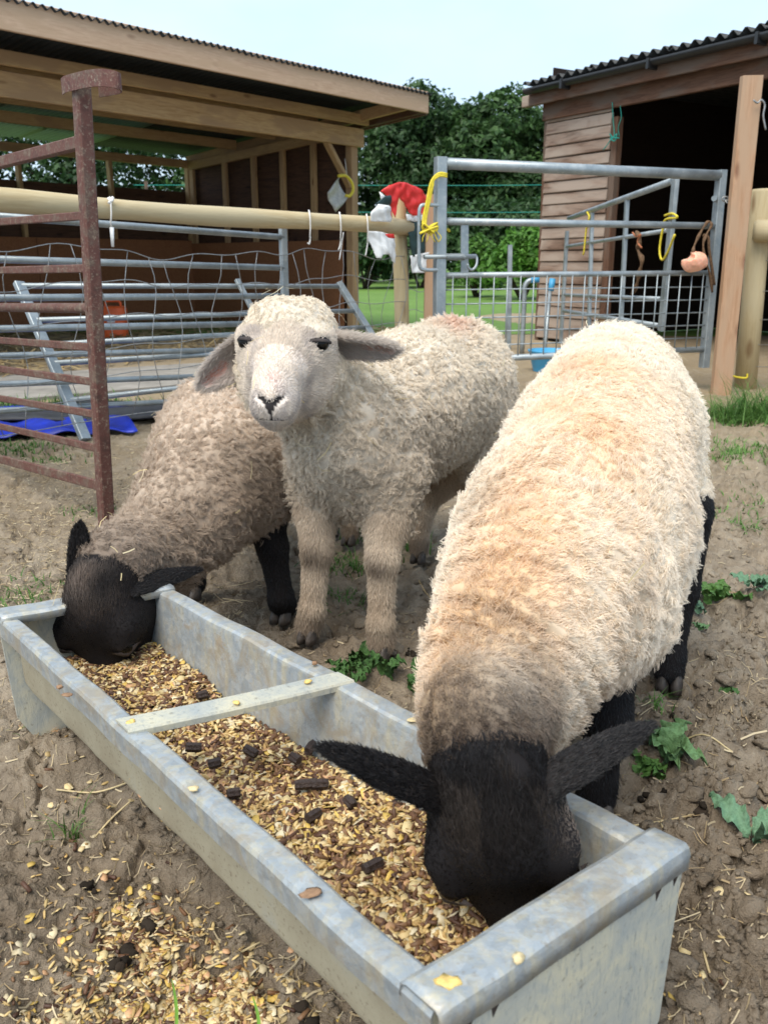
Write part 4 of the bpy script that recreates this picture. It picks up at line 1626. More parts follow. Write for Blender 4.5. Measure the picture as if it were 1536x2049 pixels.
zr = RIM + .002
scrap(898, 1968, RIM + .006, .0105, 'maize', 'large yellow and pink flake on the near corner of the trough rim', 'flake', .28, 1.5)
scrap(1035, 1922, RIM + .007, .0085, 'oat', 'round pale puffed flake on the near end rim', 'flake', .55, 1.1)
scrap(262, 1446, zr, .008, 'maize', 'small yellow flake on the rim beside the strap', 'flake', .4, 1)
scrap(388, 1580, zr, .007, 'oat', 'broken pale flake on the middle of the near long rim', 'flake', .4, 1.3)
scrap(120, 1378, zr, .006, 'mud_crumb', 'brown mud crumb on the near long rim below the left lamb', 'crumb', .7, 1)
scrap(135, 1392, zr, .007, 'mud_crumb', 'flat orange brown crumb beside the mud crumb on the rim', 'crumb', .3, 1.4)
scrap(630, 1330, zr, .006, 'mud_crumb', 'round brown crumb on the far rim by the strap', 'crumb', .9, 1)
scrap(616, 1366, RIM + .005, .006, 'maize', 'yellow grain on the cross strap near the far rim', 'flake', .5, 1.4)
scrap(475, 1408, RIM + .004, .006, 'maize', 'yellow grain on the middle of the cross strap', 'flake', .5, 1.2)
scrap(828, 1441, zr, .008, 'oat', 'pale oat on the far rim beside the feeding sheep neck', 'flake', .3, 1.7)
scrap(625, 1785, zr, .010, 'mud_crumb', 'rusty mud smear on the near long rim', 'crumb', .12, 1.5)
# ------------------------------------------------------------------ sheep: one smooth skin each, grown from a distance field
import openvdb


def seg_sd(P, a, b, ra, rb):
    """distance to a tapered limb"""
    a, b = np.array(a, np.float32), np.array(b, np.float32)
    ab = b - a
    d2 = float(ab @ ab) + 1e-12
    t = np.clip(((P - a) @ ab) / d2, 0, 1)
    q = P - a - t[..., None] * ab
    return np.sqrt((q * q).sum(-1)) - (ra + (rb - ra) * t)


def smin(a, b, k):
    h = np.clip(.5 + .5 * (b - a) / k, 0, 1)
    return b * (1 - h) + a * h - k * h * (1 - h)


def field(P, prims, k0=.03):
    d = np.full(P.shape[:-1], 1.0, np.float32)
    for (a, b, ra, rb, k) in prims:
        d = smin(seg_sd(P, a, b, ra, rb), d, k)
    return d


def grow(prims, cuts, vox):
    """skin mesh (V, quads) of a list of tapered limbs blended together"""
    pts = np.array([np.array(p[i]) for p in prims for i in (0, 1)])
    rr = np.array([p[2 + i] for p in prims for i in (0, 1)])
    lo = (pts - rr[:, None]).min(0) - .03
    hi = (pts + rr[:, None]).max(0) + .03
    n = np.ceil((hi - lo) / vox).astype(int) + 1
    d = np.full(n, 1.0, np.float32)
    ax = [lo[k] + vox * np.arange(n[k], dtype=np.float32) for k in range(3)]
    for (a, b, ra, rb, k) in prims:
        l_ = np.minimum(a, b) - max(ra, rb) - k - .03
        h_ = np.maximum(a, b) + max(ra, rb) + k + .03
        i0 = np.clip(np.floor((l_ - lo) / vox).astype(int), 0, n - 1)
        i1 = np.clip(np.ceil((h_ - lo) / vox).astype(int) + 1, 1, n)
        sl = tuple(slice(i0[q], i1[q]) for q in range(3))
        G_ = np.stack(np.meshgrid(*[ax[q][sl[q]] for q in range(3)], indexing='ij'), -1).astype(np.float32)
        d[sl] = smin(seg_sd(G_, a, b, ra, rb), d[sl], k)
    for (a, b, ra, rb, k) in cuts:
        l_ = np.minimum(a, b) - max(ra, rb) - k - .02
        h_ = np.maximum(a, b) + max(ra, rb) + k + .02
        i0 = np.clip(np.floor((l_ - lo) / vox).astype(int), 0, n - 1)
        i1 = np.clip(np.ceil((h_ - lo) / vox).astype(int) + 1, 1, n)
        sl = tuple(slice(i0[q], i1[q]) for q in range(3))
        G_ = np.stack(np.meshgrid(*[ax[q][sl[q]] for q in range(3)], indexing='ij'), -1).astype(np.float32)
        d[sl] = -smin(-d[sl], seg_sd(G_, a, b, ra, rb), k)
    gr = openvdb.FloatGrid(1.0)
    gr.copyFromArray(np.ascontiguousarray(d))
    v, q = gr.convertToQuads(isovalue=0.0)
    v = np.array(v) * vox + lo
    q = np.array(q)
    # orient outwards
    a_, b_, c_ = v[q[:, 0]], v[q[:, 1]], v[q[:, 2]]
    nrm = np.cross(b_ - a_, c_ - a_)
    i = np.argmax(v[q[:, 0], 2])
    top = q[np.argsort(-v[q[:, 0], 2])[:40]]
    nn = np.cross(v[top[:, 1]] - v[top[:, 0]], v[top[:, 2]] - v[top[:, 0]]).sum(0)
    if nn[2] < 0:
        q = q[:, ::-1]
    return v, q


class Head:
    """turns head coordinates (x to the animal's left, y towards the muzzle, z to the crown) into world ones"""

    def __init__(s, at, fwd, up, sc_, ky=.85):
        s.ky = ky
        f = Vector(fwd).normalized()
        u = Vector(up)
        u = (u - f * u.dot(f)).normalized()
        x = f.cross(u)                      # right of a viewer looking along f ... the animal's right
        s.R = np.array([x, f, u]).T * sc_
        s.o = np.array(at)
        s.sc = sc_
        s.f, s.u, s.x = np.array(f), np.array(u), np.array(x)

    def w(s, p):
        return s.o + s.R @ (np.array(p, float) * (1, s.ky, 1))

    def local(s, P):
        return (np.asarray(P) - s.o) @ s.R / (s.sc ** 2) / np.array([1, s.ky, 1])

    def prims(s, k=.02, fine=1.0):
        h = lambda a, b, ra, rb, kk: (s.w(a), s.w(b), ra * s.sc, rb * s.sc, kk * s.sc)
        out = [h((0, -.012, .0), (0, .022, .012), .062 * fine ** .9, .058 * fine ** .5, .02),
               h((.028, .042, -.002), (.018, .085, -.012), .040, .030 * fine ** 2, .02), h((-.028, .042, -.002), (-.018, .085, -.012), .040, .030 * fine ** 2, .02),
               h((0, .06, -.004), (0, .150, -.032), .043 * fine, .0285 * fine, .022),
               h((0, .150, -.034), (0, .180, -.047), .0285, .022, .014),
               h((.011, .165, -.052), (.011, .182, -.056), .0205, .0175, .012), h((-.011, .165, -.052), (-.011, .182, -.056), .0205, .0175, .012),
               h((0, .02, -.056), (0, .155, -.074), .040, .018, .03),
               h((.03, .015, -.04), (.022, .07, -.048), .042 * fine, .032 * fine, .02), h((-.03, .015, -.04), (-.022, .07, -.048), .042 * fine, .032 * fine, .02),
               h((.050, .046, .022), (.046, .064, .019), .0185, .017, .012), h((-.050, .046, .022), (-.046, .064, .019), .0185, .017, .012)]
        return out

    def cuts(s):
        h = lambda a, b, ra, rb, kk: (s.w(a), s.w(b), ra * s.sc, rb * s.sc, kk * s.sc)
        return [h((.007, .205, -.047), (.016, .199, -.041), .0035, .003, .004), h((-.007, .205, -.047), (-.016, .199, -.041), .0035, .003, .004),
                h((.0, .205, -.0715), (.018, .198, -.0725), .0022, .0018, .003), h((0, .205, -.0715), (-.018, .198, -.0725), .0022, .0018, .003)]


def ear_mesh(root, tip, face, W, cup=.35, droop=0.0, thick=.006, base=.45, point=.46):
    """leaf-shaped cupped ear from root to tip; 'face' is where the hollow looks"""
    root, tip, face = Vector(root), Vector(tip), Vector(face)
    d = tip - root
    L = d.length
    d.normalize()
    nrm = (face - d * face.dot(d)).normalized()
    sd_ = d.cross(nrm)
    nu, nv = 22, 12
    front, backv = [], []
    for i in range(nu + 1):
        t = i / nu
        wd = W * (base + (1 - base) * math.sin(PI * min(1, t / .9) * .5) ** 1.0) if t < .45 else W * (base + (1 - base) * math.sin(PI * .25)) * 0
        # smooth leaf outline
        wd = W * max(.0, (base * (1 - t) ** 2 + 1.9 * t * (1 - t) + point * t * t)) * math.sqrt(max(0, 1 - t ** (7 if point > .4 else 4)))
        for j in range(nv + 1):
            s = 2 * j / nv - 1
            c_ = cup * wd * (s * s)                        # edges come forward
            p = root + d * (L * t) + sd_ * (wd * s * (1 - .12 * cup * s * s)) + nrm * (c_ - cup * wd * .5) + Vector((0, 0, -droop * t * t))
            tk = thick * (1 - .65 * abs(s) ** 3) * (1 - .6 * t ** 4)
            front.append(p + nrm * tk * .5)
            backv.append(p - nrm * tk * .9)
    V = front + backv
    K = len(front)
    F = []
    for i in range(nu):
        for j in range(nv):
            a = i * (nv + 1) + j
            F.append((a, a + nv + 1, a + nv + 2, a + 1))
            F.append((K + a, K + a + 1, K + a + nv + 2, K + a + nv + 1))
    for i in range(nu):
        a = i * (nv + 1)
        F.append((a, K + a, K + a + nv + 1, a + nv + 1))
        a += nv
        F.append((a, a + nv + 1, K + a + nv + 1, K + a))
    for j in range(nv):
        F.append((j, j + 1, K + j + 1, K + j))
        a = nu * (nv + 1) + j
        F.append((a, K + a, K + a + 1, a + 1))
    me = mesh(V, F)
    bm = bmesh.new()
    bm.from_mesh(me)
    bmesh.ops.recalc_face_normals(bm, faces=bm.faces[:])
    bm.to_mesh(me)
    bm.free()
    return me, d, nrm, sd_


def tri_sample(V, Q, n, weight, r):
    """n points on quads with per-quad weights; returns points, normals, quad index"""
    a, b, c, d = (V[Q[:, k]] for k in range(4))
    nr = np.cross(c - a, d - b)
    ar = np.linalg.norm(nr, axis=1) * .5
    p = ar * weight
    p = p / p.sum()
    i = r.choice(len(Q), n, p=p)
    u, v = r.uniform(0, 1, (n, 1)), r.uniform(0, 1, (n, 1))
    P = (a[i] * (1 - u) + b[i] * u) * (1 - v) + (d[i] * (1 - u) + c[i] * u) * v
    return P, nr[i] / (np.linalg.norm(nr[i], axis=1, keepdims=True) + 1e-9), i


def smooth_normals(V, Q, it=2):
    a, b, c, d = (V[Q[:, k]] for k in range(4))
    fn = np.cross(c - a, d - b)
    vn = np.zeros_like(V)
    for k in range(4):
        np.add.at(vn, Q[:, k], fn)
    for _ in range(it):
        fq = (vn[Q[:, 0]] + vn[Q[:, 1]] + vn[Q[:, 2]] + vn[Q[:, 3]])
        vn = np.zeros_like(V)
        for k in range(4):
            np.add.at(vn, Q[:, k], fq)
    return vn / (np.linalg.norm(vn, axis=1, keepdims=True) + 1e-9)


def unit(v):
    return v / (np.linalg.norm(v, axis=-1, keepdims=True) + 1e-9)


def strands(name, pts, rad, col, mat, parent):
    """pts (n,k,3), rad (n,k), col (n,k,3): hair curves as one child object"""
    n, k, _ = pts.shape
    hc = bpy.data.hair_curves.new(name)
    hc.add_curves([k] * n)
    hc.attributes['position'].data.foreach_set('vector', np.ascontiguousarray(pts, np.float32).ravel())
    a = hc.attributes.get('radius') or hc.attributes.new('radius', 'FLOAT', 'POINT')
    a.data.foreach_set('value', np.ascontiguousarray(rad, np.float32).ravel())
    a = hc.attributes.new('col', 'FLOAT_COLOR', 'POINT')
    c4 = np.ones((n, k, 4), np.float32)
    c4[..., :3] = col
    a.data.foreach_set('color', c4.ravel())
    hc.materials.append(M[mat])
    o = bpy.data.objects.new(name, hc)
    C.objects.link(o)
    hang(o, parent)
    o['kind'] = 'stuff'
    return o


def locks(P, Nn, flow, m, L, spread, clump, curl, freq, r, k=6, lift=.7, bend=.5, jit=.25):
    """wool locks: at every P a bunch of m strands that gather towards a crimped tip"""
    n = len(P)
    e1 = unit(np.cross(Nn, flow + 1e-4 * r.normal(size=flow.shape)))
    e2 = np.cross(Nn, e1)
    dirn = unit(Nn * lift + flow * bend + r.normal(0, jit, (n, 3)))
    Ln = L * r.uniform(.65, 1.25, n)
    # lock axis
    t = np.linspace(0, 1, k)[None, :, None]
    ph = r.uniform(0, 6.28, n)
    hook = unit(flow + .9 * r.normal(size=(n, 3)))
    ax = P[:, None, :] + dirn[:, None, :] * (Ln[:, None, None] * t) + hook[:, None, :] * (Ln[:, None, None] * .45 * t * t)
    ang = ph[:, None] + 2 * PI * freq * t[..., 0] * r.uniform(.7, 1.3, (n, 1))
    ax = ax + (e1[:, None, :] * np.cos(ang)[..., None] + dirn[:, None, :] * (.5 * np.sin(ang)[..., None])) * (curl * t)
    # strands of the lock
    u = r.normal(0, spread, (n, m, 2))
    root = P[:, None, :] + e1[:, None, :] * u[..., :1] + e2[:, None, :] * u[..., 1:]
    g = (1 - clump * t[:, :, 0] ** .7)[:, None, :, None]
    off = (root - P[:, None, :])[:, :, None, :]
    sl = r.uniform(.72, 1.08, (n, m))[:, :, None, None]
    axm = P[:, None, None, :] + (ax[:, None] - P[:, None, None, :]) * sl
    pts = axm + off * g
    ph2 = r.uniform(0, 6.28, (n, m, 1, 1))
    w2 = np.sin(ph2 + 2 * PI * freq * 1.6 * t[:, None]) * curl * .28 * t[:, None]
    pts = pts + e2[:, None, None, :] * w2
    return pts.reshape(n * m, k, 3)


def fur(P, Nn, flow, L, r, k=4, lift=.35, bend=.9, jit=.18):
    n = len(P)
    d = unit(Nn * lift + flow * bend + r.normal(0, jit, (n, 3)))
    t = np.linspace(0, 1, k)[None, :, None]
    Ln = (L * r.uniform(.6, 1.25, n))[:, None, None]
    f = unit(flow - Nn * .15)
    return P[:, None, :] + d[:, None, :] * Ln * t + f[:, None, :] * Ln * .35 * t * t


def limb(pts):
    """consecutive (point, radius) pairs to tapered limbs"""
    return [(np.array(a, float), np.array(b, float), ra, rb, .02) for (a, ra), (b, rb) in zip(pts[:-1], pts[1:])]


def leg(top, knee, ank, hoof, r=(.06, .03, .022, .026)):
    top, knee, ank, hoof = (np.array(p, float) for p in (top, knee, ank, hoof))
    return [(top, knee, r[0], r[1], .03), (knee, ank, r[1] * .98, r[2], .02), (ank, hoof + np.array([0, 0, .032]), r[2] * 1.12, r[3], .015)]


def hooves(parent, at, fwd, r=.017, col='hoof'):
    """two pointed claws"""
    f = Vector((fwd[0], fwd[1], 0)).normalized()
    s = Vector((f.y, -f.x, 0))
    for sg in (-1, 1):
        V, F = [], []
        for (z, k, fw) in ((-.006, 1.0, 0.0), (.008, .97, -.001), (.022, .80, -.006), (.032, .62, -.010)):
            for j in range(10):
                a = 2 * PI * j / 10
                x, y = math.cos(a), math.sin(a)
                V.append(Vector(at) + s * (sg * r * .80 + x * r * .80 * k) + f * (y * r * (1.55 if y > 0 else 1.0) * k + fw + .008) + UP * z)
        for i in range(3):
            for j in range(10):
                F.append((i * 10 + j, i * 10 + (j + 1) % 10, i * 10 + 10 + (j + 1) % 10, i * 10 + 10 + j))
        F += [tuple(range(9, -1, -1)), tuple(range(30, 40))]
        obj('hoof', mesh(V, F), col, parent, None, True)


EYEPOS = np.array([0, 0, EYE])


def view_weight(P, Nn, lo=.12):
    d = unit(EYEPOS - P)
    return np.clip((np.einsum('ij,ij->i', d, Nn) + .45) * 1.6, lo, 1)


def eye_spots(head, V, Q):
    """where a line from beside the head meets the skin"""
    t = BVHTree.FromPolygons([tuple(v) for v in V], [tuple(q) for q in Q])
    out = []
    for sg in (1, -1):
        a, b = Vector(head.w((sg * .12, .118, .021))), Vector(head.w((0, .046, .013)))
        h = t.ray_cast(a, (b - a).normalized())
        out.append((np.array(h[0]), np.array(h[1])))
    return out


def eyes(head, parent, spots):
    rad = .0135 * head.sc
    for p, n in spots:
        n = unit(n)
        bm = bmesh.new()
        bmesh.ops.create_uvsphere(bm, u_segments=20, v_segments=14, radius=rad)
        me = bpy.data.meshes.new('m')
        bm.to_mesh(me)
        bm.free()
        e = obj('eye', me, 'eye', parent, Matrix.Translation(Vector(p - n * rad * .72)), True)
        # upper lid: a short-haired fold over the ball
        f, u = head.f - n * (head.f @ n), head.u - n * (head.u @ n)
        f, u = unit(f), unit(u)
        V, F = [], []
        for i in range(11):
            th_ = math.pi * i / 10
            for j, (ra, up, ou) in enumerate(((1.02, .30, .42), (1.18, .42, .46), (1.40, .62, .22), (1.62, .80, -.15))):
                V.append(p + f * (math.cos(th_) * rad * ra) + u * (rad * (up * .9 * math.sin(th_) + .10 * math.cos(th_))) + n * rad * (ou * math.sin(th_) ** .6 - .45 * abs(math.cos(th_))))
        for i in range(10):
            for j in range(3):
                a_ = i * 4 + j
                F.append((a_, a_ + 1, a_ + 5, a_ + 4))
        obj('eyelid', mesh(V, F), 'lid', e, None, True)


def build_sheep(name, label, prims_wool, prims_leg, head, ears, seed, style, hoof_at, fwd):
    r = np.random.default_rng(seed)
    pw, pl, ph = prims_wool, prims_leg, head.prims(fine=1.0 if style['cut'] else .84)
    V, Q = grow(pw + pl + ph, head.cuts() if style['cut'] else [], style.get('vox', .0055))
    vn = smooth_normals(V, Q)
    VW = field(V.astype(np.float32), pw)
    on = np.clip((np.minimum(field(V.astype(np.float32), pl), field(V.astype(np.float32), ph)) - VW) / .02, 0, 1)
    V = V + vn * (on * style['relief'](V, head))[:, None]
    vn = smooth_normals(V, Q)
    root = bpy.data.objects.new(name, None)
    o_at = V.mean(0) * (1, 1, 0)
    root.location = o_at
    C.objects.link(root)
    tag(root, label, 'sheep', 'sheep feeding at the trough')
    VL = field(V.astype(np.float32), pl)
    VH = field(V.astype(np.float32), ph)
    # 0 wool, 1 leg, 2 face
    reg = np.argmin(np.stack([VW - style.get('wool_bias', .0), VL, VH]), 0)
    if 'cap' in style:
        reg = np.where((reg == 2) & style['cap'](head.local(V)), 0, reg)
    col = style['skin'](V, reg, head)
    wc0, wc1 = style['wool_col'](V, head, r)
    col = np.where((reg == 0)[:, None], (wc0 * .38 + wc1 * .38), col)
    spots = eye_spots(head, V, Q)
    for ep, en in spots:
        col = lerp(col, arr(.05, .04, .036), np.clip(1.6 - np.linalg.norm(V - ep, axis=1) / (.0125 * head.sc), 0, 1))
    me = mesh_np(V, Q, col, True)
    body = obj('body', me, 'skin', root)
    qreg = reg[Q[:, 0]]
    qc = V[Q].mean(1)
    qn = vn[Q].mean(1)
    vw_ = view_weight(qc, qn)
    zlow = np.clip((qc[:, 2] - .0) / .05, .0, 1)
    # wool
    n = style['n_lock']
    P, _, qi = tri_sample(V, Q, n, vw_ * (qreg == 0) * np.clip(style['len'](qc, head), .4, 1) ** -2.2, r)
    Nn = unit(vn[Q[qi, 0]] + vn[Q[qi, 2]])
    flow = style['flow'](P, Nn)
    flow = unit(flow - Nn * np.einsum('ij,ij->i', flow, Nn)[:, None])
    m_, k_ = style['m'], 6
    Lw = style['L'] * style['len'](P, head)
    pts = locks(P - Nn * .006, Nn, flow, m_, Lw, style['spread'], style['clump'], style['curl'], style['freq'], r, k_, style.get('lift', .7), style.get('bend', .5), style.get('jit', .25))
    c0, c1 = style['wool_col'](P, head, r)
    tt = np.linspace(0, 1, k_)[None, None, :, None]
    cc = (c0[:, None, None, :] * (1 - tt) + c1[:, None, None, :] * tt) * r.uniform(.88, 1.1, (n, m_, 1, 1))
    rad = np.repeat(np.array([.00062, .00066, .0006, .0005, .00038, .00022])[None] * style.get('fat', 1), n * m_, 0)
    strands('fleece', pts, rad, cc.reshape(n * m_, k_, 3), 'wool_strand', root)
    # short hair on face and legs
    n = style['n_fur']
    wface = np.where(qreg == 2, style.get('face_dens', 2.2), np.where(qreg == 1, 1.0, 0))
    P, _, qi = tri_sample(V, Q, n, vw_ * wface, r)
    Nn = unit(vn[Q[qi, 0]] + vn[Q[qi, 2]])
    rg = qreg[qi]
    hl = head.local(P)
    down = np.array([0, 0, -1.0])[None]
    nose_at = head.w((0, .19, -.042))
    fl = np.where((rg == 2)[:, None], unit(P - nose_at[None]), down + .25 * Nn)
    fl = unit(fl - Nn * np.einsum('ij,ij->i', fl, Nn)[:, None] + .15 * r.normal(size=P.shape))
    keep = style['fur_keep'](P, hl, rg, r)
    for ep, en in spots:
        q = P - ep
        uu = unit(head.u - en * (head.u @ en))
        ff = unit(head.f - en * (head.f @ en))
        keep &= ~(((q @ ff) / (.0128 * head.sc)) ** 2 + ((q @ uu + .001) / (.0082 * head.sc)) ** 2 < 1)
    P, Nn, rg, hl, fl = P[keep], Nn[keep], rg[keep], hl[keep], fl[keep]
    Lf = np.where(rg == 2, style['L_face'], style['L_leg']) * style['fur_len'](hl, rg)
    pts = fur(P - Nn * .0015, Nn, fl, Lf, r, 4, style.get('fur_lift', .42))
    col = style['fur_col'](P, hl, rg, r)
    cc = np.repeat(col[:, None, :], 4, 1)
    rad = np.repeat(np.array([.00050, .00048, .00036, .00016])[None] * style.get('fur_fat', 1), len(P), 0)
    strands('short_hair', pts, rad, cc, style['fur_mat'], root)
    # ears
    for e in ears:
        rt_, tp__ = np.array(e['root']), np.array(e['tip'])
        e['root'] = rt_ - (tp__ - rt_) / np.linalg.norm(tp__ - rt_) * e.get('sink', .0)
        me, d, nr, sdv = ear_mesh(e['root'], e['tip'], e['face'], e['W'], e.get('cup', .5), e.get('droop', 0), e.get('thick', .008), e.get('base', .55), e.get('point', .46))
        Ve = np.array([v.co[:] for v in me.vertices])
        Qe = np.array([p.vertices[:] for p in me.polygons if len(p.vertices) == 4])
        ne = smooth_normals(Ve, Qe, 1)
        d, nr, sdv = np.array(d), np.array(nr), np.array(sdv)
        ro = np.array(e['root'])
        L_ = np.linalg.norm(np.array(e['tip']) - ro)
        ccol = style['ear_skin'](Ve, ((Ve - ro) @ d) / L_, ((Ve - ro) @ sdv) / e['W'], ne @ nr)
        a = me.attributes.new('col', 'FLOAT_COLOR', 'POINT')
        c4 = np.ones((len(Ve), 4), np.float32)
        c4[:, :3] = ccol
        a.data.foreach_set('color', c4.ravel())
        eo = obj('ear', me, 'skin', root, None, True)
        P, _, qi = tri_sample(Ve, Qe, e.get('n', 5000), np.ones(len(Qe)), r)
        Nn = unit(ne[Qe[qi, 0]] + ne[Qe[qi, 2]])
        t_, s_ = ((P - ro) @ d) / L_, ((P - ro) @ sdv) / e['W']
        fr = (Nn @ nr)
        kp = style['ear_keep'](t_, s_, fr, r)
        P, Nn, t_, s_, fr = P[kp], Nn[kp], t_[kp], s_[kp], fr[kp]
        fl = unit(d[None] + .25 * r.normal(size=P.shape) + sdv[None] * (s_[:, None] * .5))
        pts = fur(P, Nn, fl, np.full(len(P), e.get('L', .012)), r, 4, .25)
        cc = np.repeat(style['ear_fur'](t_, s_, fr, r)[:, None, :], 4, 1)
        strands('ear_hair', pts, np.repeat(np.array([.00050, .00046, .00034, .00014])[None], len(P), 0), cc, style['fur_mat'], eo)
    eyes(head, root, spots)
    for h_ in hoof_at:
        hooves(root, h_, fwd, style.get('hoof_r', .017))
    return root, body, V, Q


def arr(*c):
    return np.array(c, float)


def lerp(a, b, t):
    t = np.asarray(t)[:, None]
    return np.asarray(a) * (1 - t) + np.asarray(b) * t


# ---- the white faced lamb in the middle
fw2 = Vector((.33, .68, 0)).normalized()        # from its chest to its rump
sw2 = Vector((fw2.y, -fw2.x, 0))                # towards its left, which is the right of the picture
H2 = Head(on_y(580, 700, 1.80), (-.045, -.99, -.02), (.02, -.0, 1), 1.38, .86)
_ear2 = lambda px, py, y: np.array(on_y(px, py, y))


def body2(u, s, z):
    return np.array([-.075, 1.925, 0]) + np.array(fw2) * u + np.array(sw2) * s + np.array([0, 0, z])


wool2 = [(body2(.04, 0, .475), body2(.30, 0, .52), .138, .158, .05),
         (body2(.30, 0, .52), body2(.60, 0, .52), .158, .168, .05),
         (body2(.60, 0, .52), body2(.70, .0, .50), .166, .145, .05),
         (body2(.05, 0, .42), body2(.45, 0, .43), .125, .13, .05),
         (body2(-.02, -.01, .50), H2.w((0, -.05, -.045)), .108, .082, .05),
         (body2(-.03, -.01, .44), body2(.02, 0, .40), .10, .11, .05),
         (body2(-.02, -.015, .58), H2.w((0, -.045, -.06)), .085, .075, .05),
         (H2.w((.018, -.02, .024)), H2.w((-.018, -.02, .024)), .068, .068, .03), (H2.w((.02, .018, .034)), H2.w((-.02, .018, .034)), .046, .046, .03),
         (H2.w((.040, .0, -.035)), H2.w((.026, .035, -.058)), .058, .044, .03), (H2.w((-.040, .0, -.035)), H2.w((-.026, .035, -.058)), .058, .044, .03),
         (body2(.62, .075, .42), body2(.60, .09, .30), .11, .07, .05), (body2(.62, -.075, .42), body2(.60, -.09, .30), .11, .07, .05),
         (body2(.03, .085, .38), body2(.015, .09, .29), .085, .052, .04), (body2(.03, -.095, .38), body2(.02, -.10, .29), .085, .052, .04)]
hf2 = [np.array(on_z(763, 1312, .0)), np.array(on_z(618, 1278, 0)), np.array(on_z(838, 1120, .0)), np.array(on_z(700, 1085, 0))]
kl, kr = np.array(on_y(765, 1120, 1.83)), np.array(on_y(634, 1100, 1.91))
legs2 = leg(body2(.015, .088, .34), kl, np.array(on_y(762, 1245, 1.81)), hf2[0] + arr(0, .012, 0), (.062, .032, .0245, .030)) + \
    leg(body2(.02, -.10, .34), kr, np.array(on_y(625, 1218, 1.895)), hf2[1] + arr(0, .012, 0), (.060, .0315, .024, .0295))
for (h_, sg) in ((hf2[2], 1), (hf2[3], -1)):
    hk_ = h_ + arr(.03, .06, .17)
    legs2 += [(body2(.58, sg * .09, .33), hk_, .06, .03, .03), (hk_, h_ + arr(0, .012, .06), .027, .022, .02), (h_ + arr(0, .012, .06), h_ + arr(0, .008, .03), .025, .025, .015)]


def wool_col2(P, head, r):
    n = len(P)
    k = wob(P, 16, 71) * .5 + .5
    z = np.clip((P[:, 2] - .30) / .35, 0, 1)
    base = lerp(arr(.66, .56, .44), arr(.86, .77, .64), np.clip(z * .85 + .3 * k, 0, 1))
    hl = head.local(P)
    nearhead = np.exp(-((np.linalg.norm(hl, axis=1) / .14) ** 2))
    base = lerp(base, arr(.74, .65, .52), nearhead * .7)
    tipc = base * .98
    # darker grey-brown tips on shoulder and brisket
    d = np.exp(-(np.linalg.norm(P - body2(.06, .05, .40), axis=1) / .17) ** 2)
    tipc = lerp(tipc, arr(.40, .33, .26), np.clip(d * (.35 + .6 * k), 0, .72))
    # red marker smear on the rump
    mk = np.exp(-(np.linalg.norm((P - np.array(on_y(915, 612, 2.36))) / arr(.055, .09, .05), axis=1)) ** 2)
    tipc = lerp(tipc, arr(.80, .36, .24), np.clip(mk * 1.2, 0, .55))
    return base * r.uniform(.86, 1.06, (n, 1)), tipc * r.uniform(.86, 1.12, (n, 1))


def skin2(V, reg, head):
    c = np.where((reg == 0)[:, None], arr(.58, .50, .40), np.where((reg == 2)[:, None], arr(.66, .58, .51), arr(.42, .34, .26)))
    hl = head.local(V)
    nose = nose_mask(hl)
    return lerp(c, arr(.03, .026, .026), nose)


def nose_mask(hl):
    """dark nostrils joined in a Y, and the mouth line"""
    x, y, z = np.abs(hl[:, 0]), hl[:, 1], hl[:, 2]
    y_on = y > .165
    zc = -.0485 + .55 * np.clip(x - .002, 0, 1)          # V rising outwards
    v = (np.abs(z - zc) < .0030 + .0022 * (x < .011)) & (x < .0165) & y_on
    pad = (x < .0085 - .55 * np.abs(z + .0515)) & (z > -.062) & (z < -.044) & y_on
    phil = (x < .0016) & (z < -.052) & (z > -.072) & y_on
    mouth = (np.abs(z + .0715 - .03 * x) < .0015) & (x < .020) & (y > .155)
    return (v | pad | phil | mouth).astype(float)


def fur_keep2(P, hl, rg, r):
    nm = nose_mask(hl) > .5
    return ~((rg == 2) & nm)


